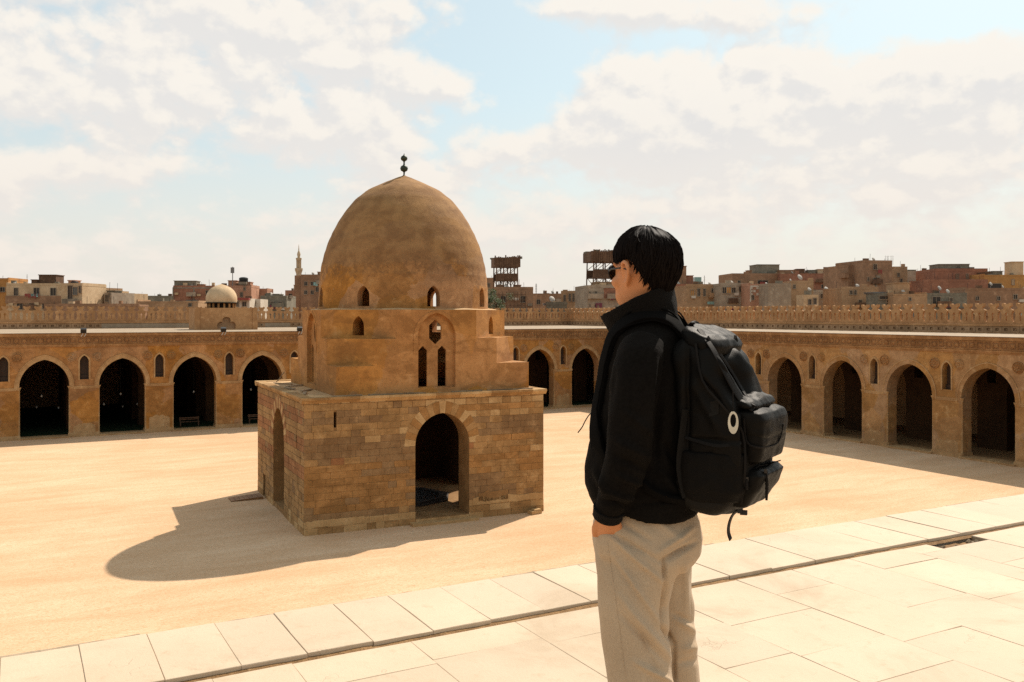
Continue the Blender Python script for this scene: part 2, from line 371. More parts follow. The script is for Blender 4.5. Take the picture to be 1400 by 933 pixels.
# ---------------------------------------------------------------- mesh builder
class MB:
    def __init__(s):
        s.v, s.f, s.m = [], [], []
    def add(s, vs, fs, mat=0):
        o = len(s.v)
        s.v += [tuple(q) for q in vs]
        s.f += [tuple(i + o for i in f) for f in fs]
        s.m += [mat] * len(fs)
    def box(s, c, d, mat=0, rot=0.0, tilt=None):
        x, y, z = d[0] / 2, d[1] / 2, d[2] / 2
        P = [Vector(q) for q in ((-x, -y, -z), (x, -y, -z), (x, y, -z), (-x, y, -z), (-x, -y, z), (x, -y, z), (x, y, z), (-x, y, z))]
        mt = Matrix.Rotation(rot, 3, 'Z')
        if tilt: mt = mt @ Matrix.Rotation(tilt[0], 3, 'X') @ Matrix.Rotation(tilt[1], 3, 'Y')
        s.add([mt @ p + Vector(c) for p in P], [(3, 2, 1, 0), (4, 5, 6, 7), (0, 1, 5, 4), (1, 2, 6, 5), (2, 3, 7, 6), (3, 0, 4, 7)], mat)
    def b6(s, x0, x1, y0, y1, z0, z1, mat=0):
        s.box(((x0 + x1) / 2, (y0 + y1) / 2, (z0 + z1) / 2), (x1 - x0, y1 - y0, z1 - z0), mat)
    def prism(s, poly, z0, z1, mat=0, top=None):
        n = len(poly); top = top or poly
        s.add([(p[0], p[1], z0) for p in poly] + [(p[0], p[1], z1) for p in top],
              [tuple(range(n))[::-1], tuple(range(n, 2 * n))] + [(i, (i + 1) % n, n + (i + 1) % n, n + i) for i in range(n)], mat)
    def lathe(s, prof, n=32, c=(0, 0, 0), mat=0, cap=True, sx=1.0, sy=1.0):
        vs, fs = [], []
        for r, z in prof:
            for i in range(n):
                a = 2 * math.pi * i / n
                vs.append((c[0] + r * sx * math.cos(a), c[1] + r * sy * math.sin(a), c[2] + z))
        for j in range(len(prof) - 1):
            for i in range(n):
                k = (i + 1) % n
                fs.append((j * n + i, j * n + k, (j + 1) * n + k, (j + 1) * n + i))
        if cap:
            fs.append(tuple(range(n))[::-1]); q = (len(prof) - 1) * n
            fs.append(tuple(range(q, q + n)))
        s.add(vs, fs, mat)
    def tube(s, pts, rad, n=8, mat=0, flat=None, cap=True):
        pts = [Vector(p) for p in pts]; N = len(pts)
        rad = rad if isinstance(rad, (list, tuple)) else [rad] * N
        vs, fs, ref = [], [], None
        for i, p in enumerate(pts):
            t = (pts[min(i + 1, N - 1)] - pts[max(i - 1, 0)]).normalized()
            if ref is None: ref = Vector(flat[1]) if flat else (Vector((0, 0, 1)) if abs(t.z) < .9 else Vector((1, 0, 0)))
            a = (ref - t * ref.dot(t)).normalized(); ref = a
            b = t.cross(a)
            for k in range(n):
                g = 2 * math.pi * k / n
                if flat:     # a strap: width along b, thickness along a
                    ca, sa = math.cos(g), math.sin(g)
                    q = 0.35
                    vs.append(p + b * (rad[i] * math.copysign(abs(ca) ** q, ca)) + a * (flat[0] * math.copysign(abs(sa) ** q, sa)))
                else:
                    vs.append(p + (a * math.cos(g) + b * math.sin(g)) * rad[i])
        for i in range(N - 1):
            for k in range(n):
                l = (k + 1) % n
                fs.append((i * n + k, i * n + l, (i + 1) * n + l, (i + 1) * n + k))
        if cap:
            fs.append(tuple(range(n))[::-1]); fs.append(tuple(range((N - 1) * n, N * n)))
        s.add(vs, fs, mat)
    def panel(s, O, U, V, N, outer, holes=(), t=0.3, mat=0, extra=()):
        """a wall of thickness t behind the outline, N its outward normal, with openings cut right through"""
        O, U, V, N = Vector(O), Vector(U), Vector(V), Vector(N)
        loops = [list(outer)] + [list(h) for h in holes]
        pts, edges = [], []
        for lp in loops:
            o = len(pts); pts += [Vector(p) for p in lp]
            edges += [(o + i, o + (i + 1) % len(lp)) for i in range(len(lp))]
        pts += [Vector(p) for p in extra]
        vs, es, fs, *_ = delaunay_2d_cdt([Vector((p[0], p[1])) for p in pts], edges, [], 0, 1e-5)
        keep = []
        for f in fs:
            c = sum((vs[i] for i in f), Vector((0, 0))) / len(f)
            if inside(c, loops[0]) and not any(inside(c, h) for h in loops[1:]): keep.append(f)
        P = lambda q, d: O + U * q[0] + V * q[1] - N * d
        flip = U.cross(V).dot(N) < 0
        fr = [tuple(f)[::-1] if flip else tuple(f) for f in keep]
        s.add([P(q, 0) for q in vs], fr, mat)
        s.add([P(q, t) for q in vs], [f[::-1] for f in fr], mat)
        for li, lp in enumerate(loops):
            n = len(lp); ar = sum(lp[i][0] * lp[(i + 1) % n][1] - lp[(i + 1) % n][0] * lp[i][1] for i in range(n))
            ccw = ar > 0
            fs2 = [(i, n + i, n + (i + 1) % n, (i + 1) % n) for i in range(n)]
            if (ccw != flip) == (li > 0): fs2 = [f[::-1] for f in fs2]
            s.add([P(q, 0) for q in lp] + [P(q, t) for q in lp], fs2, mat)
    def mesh(s, name, mats, sharp=35):
        me = bpy.data.meshes.new(name)
        me.from_pydata(s.v, [], s.f)
        for m in (mats if isinstance(mats, (list, tuple)) else [mats]):
            me.materials.append(M[m])
        if any(s.m): me.polygons.foreach_set('material_index', s.m)
        if sharp:
            me.shade_smooth(); me.set_sharp_from_angle(angle=R(sharp))
        me.update()
        return me
    def obj(s, name, mats, parent=None, loc=(0, 0, 0), rz=0.0, sharp=35):
        return link(name, s.mesh(name, mats, sharp), parent, loc, rz)
def inside(p, poly):
    r = False; n = len(poly); j = n - 1
    for i in range(n):
        a, b = poly[i], poly[j]
        if (a[1] > p[1]) != (b[1] > p[1]) and p[0] < (b[0] - a[0]) * (p[1] - a[1]) / (b[1] - a[1]) + a[0]: r = not r
        j = i
    return r
def link(name, me, parent=None, loc=(0, 0, 0), rz=0.0, scale=None):
    o = bpy.data.objects.new(name, me)
    COL.objects.link(o)
    o.location = loc; o.rotation_euler = (0, 0, rz)
    if scale: o.scale = scale
    if parent: o.parent = parent
    return o
def tag(o, label=None, cat=None, group=None, kind=None):
    if label: o['label'] = label
    if cat: o['category'] = cat
    if group: o['group'] = group
    if kind: o['kind'] = kind
    return o
def thing(name, label, cat, loc=(0, 0, 0), rz=0.0, group=None):
    o = bpy.data.objects.new(name, None)
    COL.objects.link(o)
    o.empty_display_size = .3
    o.location = loc; o.rotation_euler = (0, 0, rz)
    return tag(o, label, cat, group)
def arc(w, zs, za, n=9, cx=0.0):
    """pointed arch outline from the right springing over the apex to the left springing"""
    h = za - zs; c = (h * h - w * w) / (2 * w); r = w + c
    top = math.atan2(h, c)
    right = [(cx - c + r * math.cos(top * i / n), zs + r * math.sin(top * i / n)) for i in range(n + 1)]
    return right + [(2 * cx - x, z) for x, z in right[-2::-1]]
def arch(w, z0, zs, za, n=9, cx=0.0):
    return [(cx - w, z0), (cx + w, z0)] + arc(w, zs, za, n, cx)
def ray(px, py, depth):
    p = FW * depth + RT * ((px - 700) / FPX * depth)
    return Vector((p.x, p.y, CAMZ + (HORY - py) / FPX * depth))

# ---------------------------------------------------------------- ground
g = MB()
g.b6(-3000, 3000, -3000, 6000, -1.5, -.02)
tag(g.obj('terrain', 'dusty_ground', sharp=0), kind='structure')
g = MB()
nx, ny = 60, 50
xs = [-60 + 128.2 * i / nx for i in range(nx + 1)]; ys = [4 + 92.4 * j / ny for j in range(ny + 1)]
g.add([(x, y, .012 * mnoise.noise(Vector((x * .25, y * .25, 0))) + .01) for y in ys for x in xs],
      [(j * (nx + 1) + i, j * (nx + 1) + i + 1, (j + 1) * (nx + 1) + i + 1, (j + 1) * (nx + 1) + i) for j in range(ny) for i in range(nx)])
tag(g.obj('courtyard_ground', 'court_sand'), kind='structure')

# ---------------------------------------------------------------- the roof terrace under the walker, slab by slab
RZ = 10.27
terrace = MB()
terrace.b6(-40, 82, -14, 3.94, 0, RZ - .06)
terrace.b6(-40, 68.1, 3.94, 4.56, 0, 10.22)
terrace = tag(terrace.obj('roof_terrace', 'mortar', sharp=0), kind='structure')
def slab_mesh(wd, dp, h, sd):
    """one limestone slab with a slightly uneven outline and worn arrises"""
    q = random.Random(sd); b = .0022
    P = []
    x, y = wd / 2, dp / 2
    per = [(-x, -y), (0, -y), (x, -y), (x, 0), (x, y), (0, y), (-x, y), (-x, 0)]
    per = [(a + q.uniform(-.0012, .0012), c + q.uniform(-.0012, .0012)) for a, c in per]
    n = 8
    vs = [(a, c, -h) for a, c in per] + [(a, c, -b) for a, c in per] + [(a * (1 - b / x), c * (1 - b / y), q.uniform(-.0015, .0015)) for a, c in per]
    fs = [(i, (i + 1) % n, n + (i + 1) % n, n + i) for i in range(n)] + [(n + i, n + (i + 1) % n, 2 * n + (i + 1) % n, 2 * n + i) for i in range(n)] + [tuple(range(2 * n, 3 * n))]
    m = MB(); m.add(vs, fs)
    return m.mesh('paving_slab', 'paving_limestone', 20)
# coping along the roof edge: its joints as they fall in the picture, then on at the same module
jx = [-2.55, -2.22, -1.93, -1.62, -1.31, -1.0, -.68, -.36, -.06, .25, .54, .85, 1.14, 1.45, 1.75, 2.06, 2.37, 2.66, 2.97, 3.30, 3.62, 3.95, 4.31, 4.66, 5.0, 5.38, 5.72, 6.12, 6.45, 6.84, 7.2, 7.55, 7.95, 8.35, 8.7, 9.1, 9.5, 9.9, 10.3, 10.8]
COPE0, COPE1 = 3.955, 4.568
for i in range(len(jx) - 1):
    wd = jx[i + 1] - jx[i]
    o = link('coping_slab', slab_mesh(wd - .0008 - .004 * rng.random() ** 3, COPE1 - COPE0, .075, i), terrace, ((jx[i] + jx[i + 1]) / 2, (COPE0 + COPE1) / 2 + rng.uniform(-.006, .004), 10.290 + rng.uniform(-.002, .002)))
# the terrace paving in front of it: courses along the roof, each with its own run of lengths
HOLE = (5.32, 5.80, 3.80, 3.925)      # x0, x1, y0, y1 of the broken corner
fj = MB()
for x0_, x1_, y0_, y1_ in ((-3, HOLE[0], -1, 3.93), (HOLE[1], 12, -1, 3.93), (HOLE[0], HOLE[1], -1, HOLE[2])):
    fj.b6(x0_, x1_, y0_, y1_, RZ - .05, RZ - .0045)
fj.b6(-3, 11, 3.965, 4.555, 10.2, 10.2845)
fj.obj('joint_fill', 'joint_fill', terrace, sharp=0)
x, col_ = -1.8, 0
while x < 9.2:
    wd = rng.choice([.34, .40, .44, .50, .56])
    if x < HOLE[0] - .01 < x + wd + .12: wd = HOLE[0] - x
    elif abs(x - HOLE[0]) < .01: wd = HOLE[1] - HOLE[0]
    y1 = 3.925; first = True
    while y1 > max(.25, (x - 1.9) / 2.1, (-x - .2) * 1.6):
        ln = rng.choice([.36, .45, .55, .66, .80]) * (rng.uniform(.4, 1) if first else 1); first = False
        xa_, xb_ = x, x + wd
        y0 = y1 - ln
        g_ = .0005 if rng.random() < .62 else rng.uniform(.0012, .0032)
        gx = .0005 if rng.random() < .55 else rng.uniform(.0012, .0035)
        if xa_ < HOLE[1] and xb_ > HOLE[0] and y1 > HOLE[2]:
            # this slab has lost its outer end
            y1 = min(y1, HOLE[2]) if y1 > 3.9 else y1
            if y1 - y0 < .1: y0 = y1 - .3
        link('paving_slab', slab_mesh(wd - gx, y1 - y0 - g_, .03, 900 + col_ * 40 + int(y1 * 9)), terrace, ((xa_ + xb_) / 2, (y0 + y1) / 2, RZ + rng.uniform(-.0012, .0012)))
        y1 = y0
    x += wd; col_ += 1
m = MB(); sp = []
for a in range(15):
    for c in range(8):
        px_, py_ = HOLE[0] - .06 + (HOLE[1] - HOLE[0] + .12) * a / 14, HOLE[2] - .02 + (HOLE[3] - HOLE[2] + .02) * c / 7
        sp.append((px_, py_, RZ - .032 + .016 * mnoise.noise(Vector((px_ * 14, py_ * 14, 0))) + .008 * mnoise.noise(Vector((px_ * 40, py_ * 40, 3)))))
m.add(sp, [(c + a * 8, c + (a + 1) * 8, c + (a + 1) * 8 + 1, c + a * 8 + 1) for a in range(14) for c in range(7)])
o = m.obj('broken_bed', 'brown_dirt', terrace); o['label'] = 'brown bedding mortar laid bare where a paving slab has broken away'
for k in range(9):
    m = MB(); r_ = rng.uniform(.008, .022); px_, py_ = rng.uniform(HOLE[0] + .02, HOLE[1] - .02), rng.uniform(HOLE[2] + .02, HOLE[3] - .03)
    m.box((px_, py_, RZ - .020), (r_ * 1.6, r_, r_ * .8), 0, rng.random() * 3, (rng.random(), rng.random())); m.obj('rubble', 'joint_fill', terrace, sharp=0)
x = -3.0
while x < 10.5:          # crumbling mortar lip outside the coping
    ln = rng.uniform(.15, .7)
    if rng.random() < .8:
        m = MB(); d_ = rng.uniform(.012, .034)
        n = max(3, int(ln / .06)); vs = []
        for i in range(n + 1):
            xx = x + ln * i / n; nz_ = .008 * mnoise.noise(Vector((xx * 11, 3, 1)))
            vs += [(xx, 4.574, 10.20), (xx, 4.574, 10.284 + nz_ * .3), (xx, 4.574 + d_ + nz_, 10.282 + nz_ * .3), (xx, 4.574 + d_ + nz_, 10.20)]
        m.add(vs, [(4 * i + k, 4 * i + 4 + k, 4 * i + 5 + k, 4 * i + 1 + k) for i in range(n) for k in range(3)])
        m.obj('edge_lip', 'joint_fill', terrace, sharp=30)
    x += ln + rng.choice([0.003, .01, .05])
m = MB()     # crumbly mortar fillet in the step between coping and paving
N_ = 300
vs = []
for i in range(N_ + 1):
    x = -2.6 + 13.2 * i / N_
    nz = mnoise.noise(Vector((x * 9, 1.3, 0))) * .006
    vs += [(x, 3.918, RZ - .012), (x, 3.935 + nz, RZ - .002 + nz), (x, 3.962, RZ + .004 + nz)]
m.add(vs, [(3 * i + k, 3 * i + 3 + k, 3 * i + 4 + k, 3 * i + 1 + k) for i in range(N_) for k in range(2)])
tag(m.obj('mortar_joint', 'brown_dirt', terrace))

# ---------------------------------------------------------------- arcades round the court
def arch_ring(w, wi, zs, za, n=12):
    """raised plaster moulding that follows an arch: outer and inner outline"""
    o = arc(w + wi, zs, za + wi * 1.15, n); i = arc(w, zs, za, n)
    return o, i
def ring_mesh(name, w, wi, zs, za, y0, y1, zlow, mat):
    m = MB(); o, i = arch_ring(w, wi, zs, za)
    o = [(w + wi, zlow)] + o + [(-w - wi, zlow)]; i = [(w, zlow)] + i + [(-w, zlow)]
    n = len(o)
    vs = [(x, y0, z) for x, z in o] + [(x, y0, z) for x, z in i] + [(x, y1, z) for x, z in o] + [(x, y1, z) for x, z in i]
    fs = []
    for k in range(n - 1):
        fs += [(k, n + k, n + k + 1, k + 1), (k, k + 1, 2 * n + k + 1, 2 * n + k), (n + k + 1, n + k, 3 * n + k, 3 * n + k + 1)]
    fs += [(0, 2 * n, 3 * n, n), (n - 1, 2 * n - 1, 4 * n - 1, 3 * n - 1)]
    m.add(vs, fs)
    return m.mesh(name, mat, 40)
def rosette_mesh(name, r, h, mat, petals=8):
    m = MB(); n = petals * 4
    vs = [(0, -h, 0)]; fs = []
    rings = [(.16, h * 1.5, 0), (.26, h * .4, 0), (.55, h * 1.5, .10), (.74, h * .5, .10), (.84, h * .3, 0), (.90, h * 1.1, 0), (1.0, h * 1.0, 0), (1.04, 0, 0)]
    for rr, hh, pet in rings:
        for i in range(n):
            a = 2 * math.pi * i / n; q = r * (rr + pet * math.cos(petals * a))
            hq = hh * (1 + (.5 * math.cos(petals * a) if pet else 0))
            vs.append((q * math.cos(a), -hq, q * math.sin(a)))
    for i in range(n): fs.append((0, 1 + i, 1 + (i + 1) % n))
    for j in range(len(rings) - 1):
        for i in range(n):
            k = (i + 1) % n
            fs.append((1 + j * n + i, 1 + (j + 1) * n + i, 1 + (j + 1) * n + k, 1 + j * n + k))
    m.add(vs, fs)
    return m.mesh(name, mat, 50)
def frieze_mesh(wd, ht, k):
    """one carved square of the frieze: sunk field, ring and star"""
    m = MB(); x, z = wd / 2 - .015, ht / 2 - .02
    m.add([(-x, 0, -z), (x, 0, -z), (x, 0, z), (-x, 0, z), (-x, -.065, -z), (x, -.065, -z), (x, -.065, z), (-x, -.065, z),
           (-x + .05, -.065, -z + .06), (x - .05, -.065, -z + .06), (x - .05, -.065, z - .06), (-x + .05, -.065, z - .06),
           (-x + .07, -.012, -z + .08), (x - .07, -.012, -z + .08), (x - .07, -.012, z - .08), (-x + .07, -.012, z - .08)],
          [(0, 1, 5, 4), (1, 2, 6, 5), (2, 3, 7, 6), (3, 0, 4, 7), (4, 5, 9, 8), (5, 6, 10, 9), (6, 7, 11, 10), (7, 4, 8, 11),
           (8, 9, 13, 12), (9, 10, 14, 13), (10, 11, 15, 14), (11, 8, 12, 15)])
    m.add([m.v[i] for i in (12, 13, 14, 15)], [(0, 1, 2, 3)], 1)
    n = 8 if k % 2 else 6; rr = min(x, z) * .78
    vs = [(0, -.075, 0)]
    for i in range(2 * n):
        a = math.pi * i / n; q = rr * (1 if i % 2 else .45)
        vs.append((q * math.cos(a), -.07 if i % 2 else -.04, q * math.sin(a)))
    for i in range(2 * n):
        a = math.pi * i / n; q = rr * (1.06 if i % 2 else .50)
        vs.append((q * math.cos(a), -.005, q * math.sin(a)))
    m.add(vs, [(0, 1 + i, 1 + (i + 1) % (2 * n)) for i in range(2 * n)] + [(1 + i, 1 + 2 * n + i, 1 + 2 * n + (i + 1) % (2 * n), 1 + (i + 1) % (2 * n)) for i in range(2 * n)])
    return m.mesh('frieze_panel', ['frieze_stone', 'frieze_recess_shade'], 30)
def column_mesh(h):
    m = MB()
    m.lathe([(.16, 0), (.16, .16), (.13, .22), (.105, .30), (.10, h - .34), (.13, h - .30), (.11, h - .26), (.19, h - .10), (.21, h - .04), (.21, h), (.001, h)], 12)
    return m.mesh('colonnette', 'arcade_trim', 40)
HT, CORN = 10.03, 8.86
def arcade(label, loc, rz, x0, x1, pitch, off, ks, w, rows, depth, pale):
    root = thing('arcade', label, 'arcade', loc, rz, 'arcades round the courtyard')
    wall = 'arcade_plaster_pale' if pale else 'arcade_plaster'
    ZS, ZA, TH = 4.95, 7.53, 1.3
    holes = [arch(w, .16, ZS, ZA, 12, off + pitch * k) for k in ks]
    wins = []
    for k in list(ks) + [ks[-1] + 1]:
        c = off + pitch * (k - .5)
        if x0 + 1 < c < x1 - 1: wins.append(c)
    wh = [arch(.40, 5.55, 7.25, 7.86, 5, c) for c in wins]
    m = MB()
    m.panel((0, 0, 0), (1, 0, 0), (0, 0, 1), (0, -1, 0), [(x0, 0), (x1, 0), (x1, HT - .25), (x0, HT - .25)], holes + wh, TH)
    m.obj('facade_wall', wall, root, sharp=40)
    # frieze: raised bed, cornice lip, string course
    m = MB()
    m.b6(x0, x1, -.035, .01, CORN + .10, HT - .30)
    m.b6(x0, x1, -.11, .012, CORN - .04, CORN + .10)
    m.b6(x0, x1, -.07, .014, CORN + .003 - .16, CORN - .04)
    m.obj('string_course', 'frieze_stone', root)
    m = MB()
    n = int((x1 - x0) / .8)
    for i in range(n):
        a, b = x0 + (x1 - x0) * i / n, x0 + (x1 - x0) * (i + 1) / n
        q = .02 * mnoise.noise(Vector((a * .7, rz, 2)))
        m.b6(a, b, -.15 + q, .9, HT - .30 + q * .3, HT - .02 + q)
    m.obj('cornice', 'frieze_stone', root, sharp=0)
    n = int((x1 - x0) / .68); pw = (x1 - x0) / n
    fm = [frieze_mesh(pw, HT - .32 - CORN - .12, i) for i in range(2)]
    for i in range(n):
        link('frieze_panel', fm[i % 2], root, (x0 + pw * (i + .5), -.035, (HT - .32 + CORN + .12) / 2))
    ring = ring_mesh('archivolt', w, .34, ZS, ZA, -.045, .02, ZS - .25, 'arcade_trim' if not pale else 'arcade_plaster_pale')
    bead = ring_mesh('arch_bead', w + .34, .07, ZS, ZA + .39, -.075, .02, ZS - .25, 'arcade_trim')
    wring = ring_mesh('window_surround', .40, .14, 7.25, 7.86, -.05, .02, 5.5, 'arcade_trim')
    ros = rosette_mesh('rosette', .46, .085, 'frieze_stone'); ros2 = rosette_mesh('rosette', .42, .07, 'arcade_plaster_pale', 6)
    colm = column_mesh(ZS - .15)
    foot = MB(); pw2 = (pitch - 2 * w)
    foot.b6(-pw2 / 2 - .08, pw2 / 2 + .08, -.10, TH + .06, 0, .34); foot.b6(-pw2 / 2 - .05, pw2 / 2 + .05, -.06, TH + .04, .34, .42)
    foot = foot.mesh('pier_foot', 'arcade_trim')
    cap = MB(); cap.b6(-pw2 / 2 + .25, pw2 / 2 - .25, -.05, .02, ZS - .16, ZS - .04)
    cap.b6(-pw2 / 2 + .25, pw2 / 2 - .25, -.028, .02, ZS - .3, ZS - .16)
    cap = cap.mesh('impost_band', 'arcade_trim')
    grille = MB()
    grille.b6(-.40, .40, .45, .53, 5.5, 5.95); grille.b6(-.42, .42, .6, .64, 5.4, 7.9)
    grille = grille.mesh('window_back', ['window_brown'])
    for k in ks:
        c = off + pitch * k
        link('archivolt', ring, root, (c, 0, 0)); link('arch_bead', bead, root, (c, 0, 0))
        for s in (-1, 1):
            link('colonnette', colm, root, (c + s * (w + .03), .10, .16))
        m = MB(); m.b6(c - w - .1, c + w + .1, -.34, TH - .02, 0, .166); m.obj('threshold_step', 'arcade_trim', root)
    for c in wins:
        link('window_surround', wring, root, (c, 0, 0)); link('window_back', grille, root, (c, 0, 0))
        link('pier_foot', foot, root, (c, 0, 0)); link('impost_band', cap, root, (c, 0, 0))
        for s in (-1, 1):
            o = link('rosette', ros if rng.random() < .6 else ros2, root, (c + s * 1.12, -.005, 7.72 + rng.uniform(-.05, .05)))
            o.rotation_euler = (0, rng.random() * 3, 0)
    # render lost from the feet of some piers
    for c in wins:
        if rng.random() < .62:
            hw_ = pw2 / 2 - .32; n = 16; pts = []; top = rng.uniform(.7, 1.5); sd_ = rng.random() * 50
            for i in range(n + 1):
                t = i / n; pts.append((c - hw_ + 2 * hw_ * t, .40))
            for i in range(n + 1):
                t = 1 - i / n; pts.append((c - hw_ + 2 * hw_ * t, .5 + top * (.55 + .45 * math.sin(math.pi * (.15 + .7 * t))) + .3 * mnoise.noise(Vector((t * 4, sd_, 1))) + .12 * mnoise.noise(Vector((t * 13, sd_, 2)))))
            m = MB(); m.panel((0, -.012, 0), (1, 0, 0), (0, 0, 1), (0, -1, 0), pts, [], .03)
            m.obj('bare_patch', 'arcade_trim', root, sharp=0)
    # the aisles behind
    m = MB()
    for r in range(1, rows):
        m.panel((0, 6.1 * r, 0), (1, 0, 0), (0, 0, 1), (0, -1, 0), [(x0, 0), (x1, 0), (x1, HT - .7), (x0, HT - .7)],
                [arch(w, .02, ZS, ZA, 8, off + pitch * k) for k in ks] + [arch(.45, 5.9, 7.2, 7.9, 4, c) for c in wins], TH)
    m.obj('inner_arcade_wall', 'shaded_inner_plaster', root, sharp=40)
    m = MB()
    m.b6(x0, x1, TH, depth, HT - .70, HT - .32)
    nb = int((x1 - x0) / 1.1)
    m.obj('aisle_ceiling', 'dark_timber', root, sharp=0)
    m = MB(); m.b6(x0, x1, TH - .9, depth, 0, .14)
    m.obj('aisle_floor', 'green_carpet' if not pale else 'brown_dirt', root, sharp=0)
    m = MB(); m.b6(x0, x1, .9, depth, HT - .32, HT)
    m.b6(x0, x1, -.20, .9, HT - .02 + .02, HT + .035)
    if pale: m.b6(-61.9, x0, .02, depth, HT - .32, HT - .004)
    m.obj('roof', 'roof_plaster', root, sharp=0)
    return root
far = arcade('long ochre plastered arcade across the far side of the court, behind the domed fountain', (0, 96.43, 0), 0, -28.4, 68.1, 6.841, 2.379, list(range(-4, 10)), 2.13, 5, 32.0, False)
side = arcade('weathered arcade on the right side of the court, its arches running towards the viewer', (68.15, 66.477, 0), -R(90), -29.8, 61.85, 7.256, 0, list(range(-3, 9)), 2.28, 2, 13.85, True)

# ---------------------------------------------------------------- crenellated outer walls
def merlon_mesh(p, t):
    h = p / 2; e = .15 * p; kz = .82
    L = [(-h, 0), (h, 0), (h, .22)]
    for i in range(9):                                     # half of the oval between two merlons
        a = -math.pi / 2 + math.pi * i / 8
        L.append((h - e * math.cos(a) * (1 if i not in (0, 8) else 1), .76 + .52 * math.sin(a)))
    L += [(h, 1.30), (h - .03 * p, 1.36), (h - .20 * p, 1.44), (h - .30 * p, 1.50), (h - .30 * p, 1.62), (h - .17 * p, 1.76), (h - .17 * p, 2.02), (h - .30 * p, 2.02), (h - .36 * p, 1.94), (0, 1.94)]
    Rr = [q for q in L if q[0] > 0 or q[1] > 0]
    right = [q for q in L[1:-1]]
    out = right + [(0, 1.94)] + [(-x, z) for x, z in right[::-1]]
    r = .10 * p; hole = []
    for i in range(13):
        a = -math.pi / 2 + .45 + (2 * math.pi - .9) * i / 12
        hole.append((r * math.cos(a), .95 + r * 1.35 * math.sin(a)))
    hole = [(-.035 * p, .32), (.035 * p, .32)] + hole
    m = MB()
    m.panel((0, 0, 0), (1, 0, 0), (0, 0, 1), (0, -1, 0), out, [hole], t)
    return m.mesh('merlon', 'crenel_stone', 40)
def block_mesh(wd):
    m = MB(); x = wd / 2
    m.panel((0, 0, 0), (1, 0, 0), (0, 0, 1), (0, -1, 0), [(-x, 0), (x, 0), (x, .6), (-x, .6)], [[(-.17, .17), (.17, .17), (.17, .43), (-.17, .43)]], .24)
    m.b6(-.17, .17, .16, .235, .16, .44); m.box((0, .13, .3), (.16, .05, .16), 0)
    return m.mesh('pierced_block', 'crenel_band', 0)
def crenel_wall(label, loc, rz, x0, x1, pitch, skip=()):
    root = thing('crenellated_wall', label, 'wall', loc, rz, 'crenellated walls behind the arcades')
    m = MB()
    m.b6(x0, x1, .26, 1.1, 0, 10.72)
    m.b6(x0, x1, 0, .262, 0, 10.10); m.b6(x0, x1, -.05, 1.12, 10.72, 10.90)
    m.obj('wall_body', 'crenel_stone', root, sharp=0)
    mm = merlon_mesh(pitch, .30)
    n = int((x1 - x0) / pitch)
    for i in range(n):
        o = link('merlon', mm, root, (x0 + pitch * (i + .5), .34, 10.90 + rng.uniform(-.02, .02)))
        o.rotation_euler = (rng.uniform(-.01, .01), rng.uniform(-.008, .008), 0)
    bm_ = block_mesh(.86); n = int((x1 - x0) / .88)
    for i in range(n):
        x = x0 + .88 * (i + .5)
        if any(a < x < b for a, b in skip): continue
        link('pierced_block', bm_, root, (x, .015, 10.105 + rng.uniform(-.01, .01)))
    m = MB()
    for a, b in skip: m.b6(a, b, .02, .30, 10.09, 10.68)
    if skip: m.obj('plain_band', 'roof_plaster', root)
    return root
crenel_wall('stone wall with crenellations like paper dolls, rising behind the far arcade roof', (0, 128.4, 0), 0, -36, 83, 1.22, ((9.5, 22.0), (30.5, 34.5)))
crenel_wall('long sandy crenellated wall behind the right hand arcade, below the red brick buildings', (82.0, 66.5, 0), -R(90), -62.5, 74, 1.36)
# ---------------------------------------------------------------- the domed ablution fountain
FT = thing('domed_fountain', 'square banded stone fountain building under a tall weathered dome, in mid court', 'fountain building', (13.438, 47.297, 0), -.057)
LA, LB, HB = 14.37, 14.02, 7.30
DC, DW, DZ, DA = 7.88, 1.64, 4.42, 6.20       # the arches: centre, half width, springing, apex
TH = 1.75
HC = .368
core = MB(); e = .035
spec = {'front': ((0, 0), (1, 0), (0, -1), LA, 7.88), 'left': ((0, LB), (0, -1), (-1, 0), LB, LB - 6.93), 'right': ((LA, 0), (0, 1), (1, 0), LB, 6.93), 'back': ((LA, LB), (-1, 0), (0, 1), LA, LA - 7.88)}
SL = {'front': [(1.67, 5.70, 6.54, .075)], 'left': [(LB - 1.93, 4.62, 5.40, .07)], 'right': [], 'back': []}
lowdoor = LB - 11.55
for nm, (O, U, N, L, c) in spec.items():
    U3, N3 = Vector((U[0], U[1], 0)), Vector((N[0], N[1], 0))
    O3 = Vector((O[0], O[1], 0)) - N3 * e
    a, b = (e, L - e) if nm in ('front', 'back') else (e + TH, L - e - TH)
    holes = [arch(DW, .30, DZ, DA, 12, c)]
    holes += [[(s - wd, z0), (s + wd, z0), (s + wd, z1), (s - wd, z1)] for s, z0, z1, wd in SL[nm]]
    if nm == 'left': holes.append([(lowdoor - .42, .1), (lowdoor + .42, .1), (lowdoor + .42, 1.40), (lowdoor - .42, 1.40)])
    out4 = [(a, 0), (L - e, 0) if nm in ('front', 'back') else (b, 0), (L - e, HB - .1) if nm in ('front', 'back') else (b, HB - .1), (a, HB - .1)]
    core.panel(O3, U3, (0, 0, 1), N3, out4, holes, TH - .2)
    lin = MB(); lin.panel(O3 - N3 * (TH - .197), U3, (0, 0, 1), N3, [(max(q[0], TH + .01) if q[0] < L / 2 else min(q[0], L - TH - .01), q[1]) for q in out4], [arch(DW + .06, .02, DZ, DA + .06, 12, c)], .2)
    lin.obj('shade_lining', 'shaded_inner_plaster', FT, sharp=40)  # lining added so the room behind the arches carries the painted shade
core.obj('base_wall', 'mortar', FT, sharp=40)
m = MB(); m.b6(TH - .1, LA - TH + .1, TH - .1, LB - TH + .1, 0, .24)
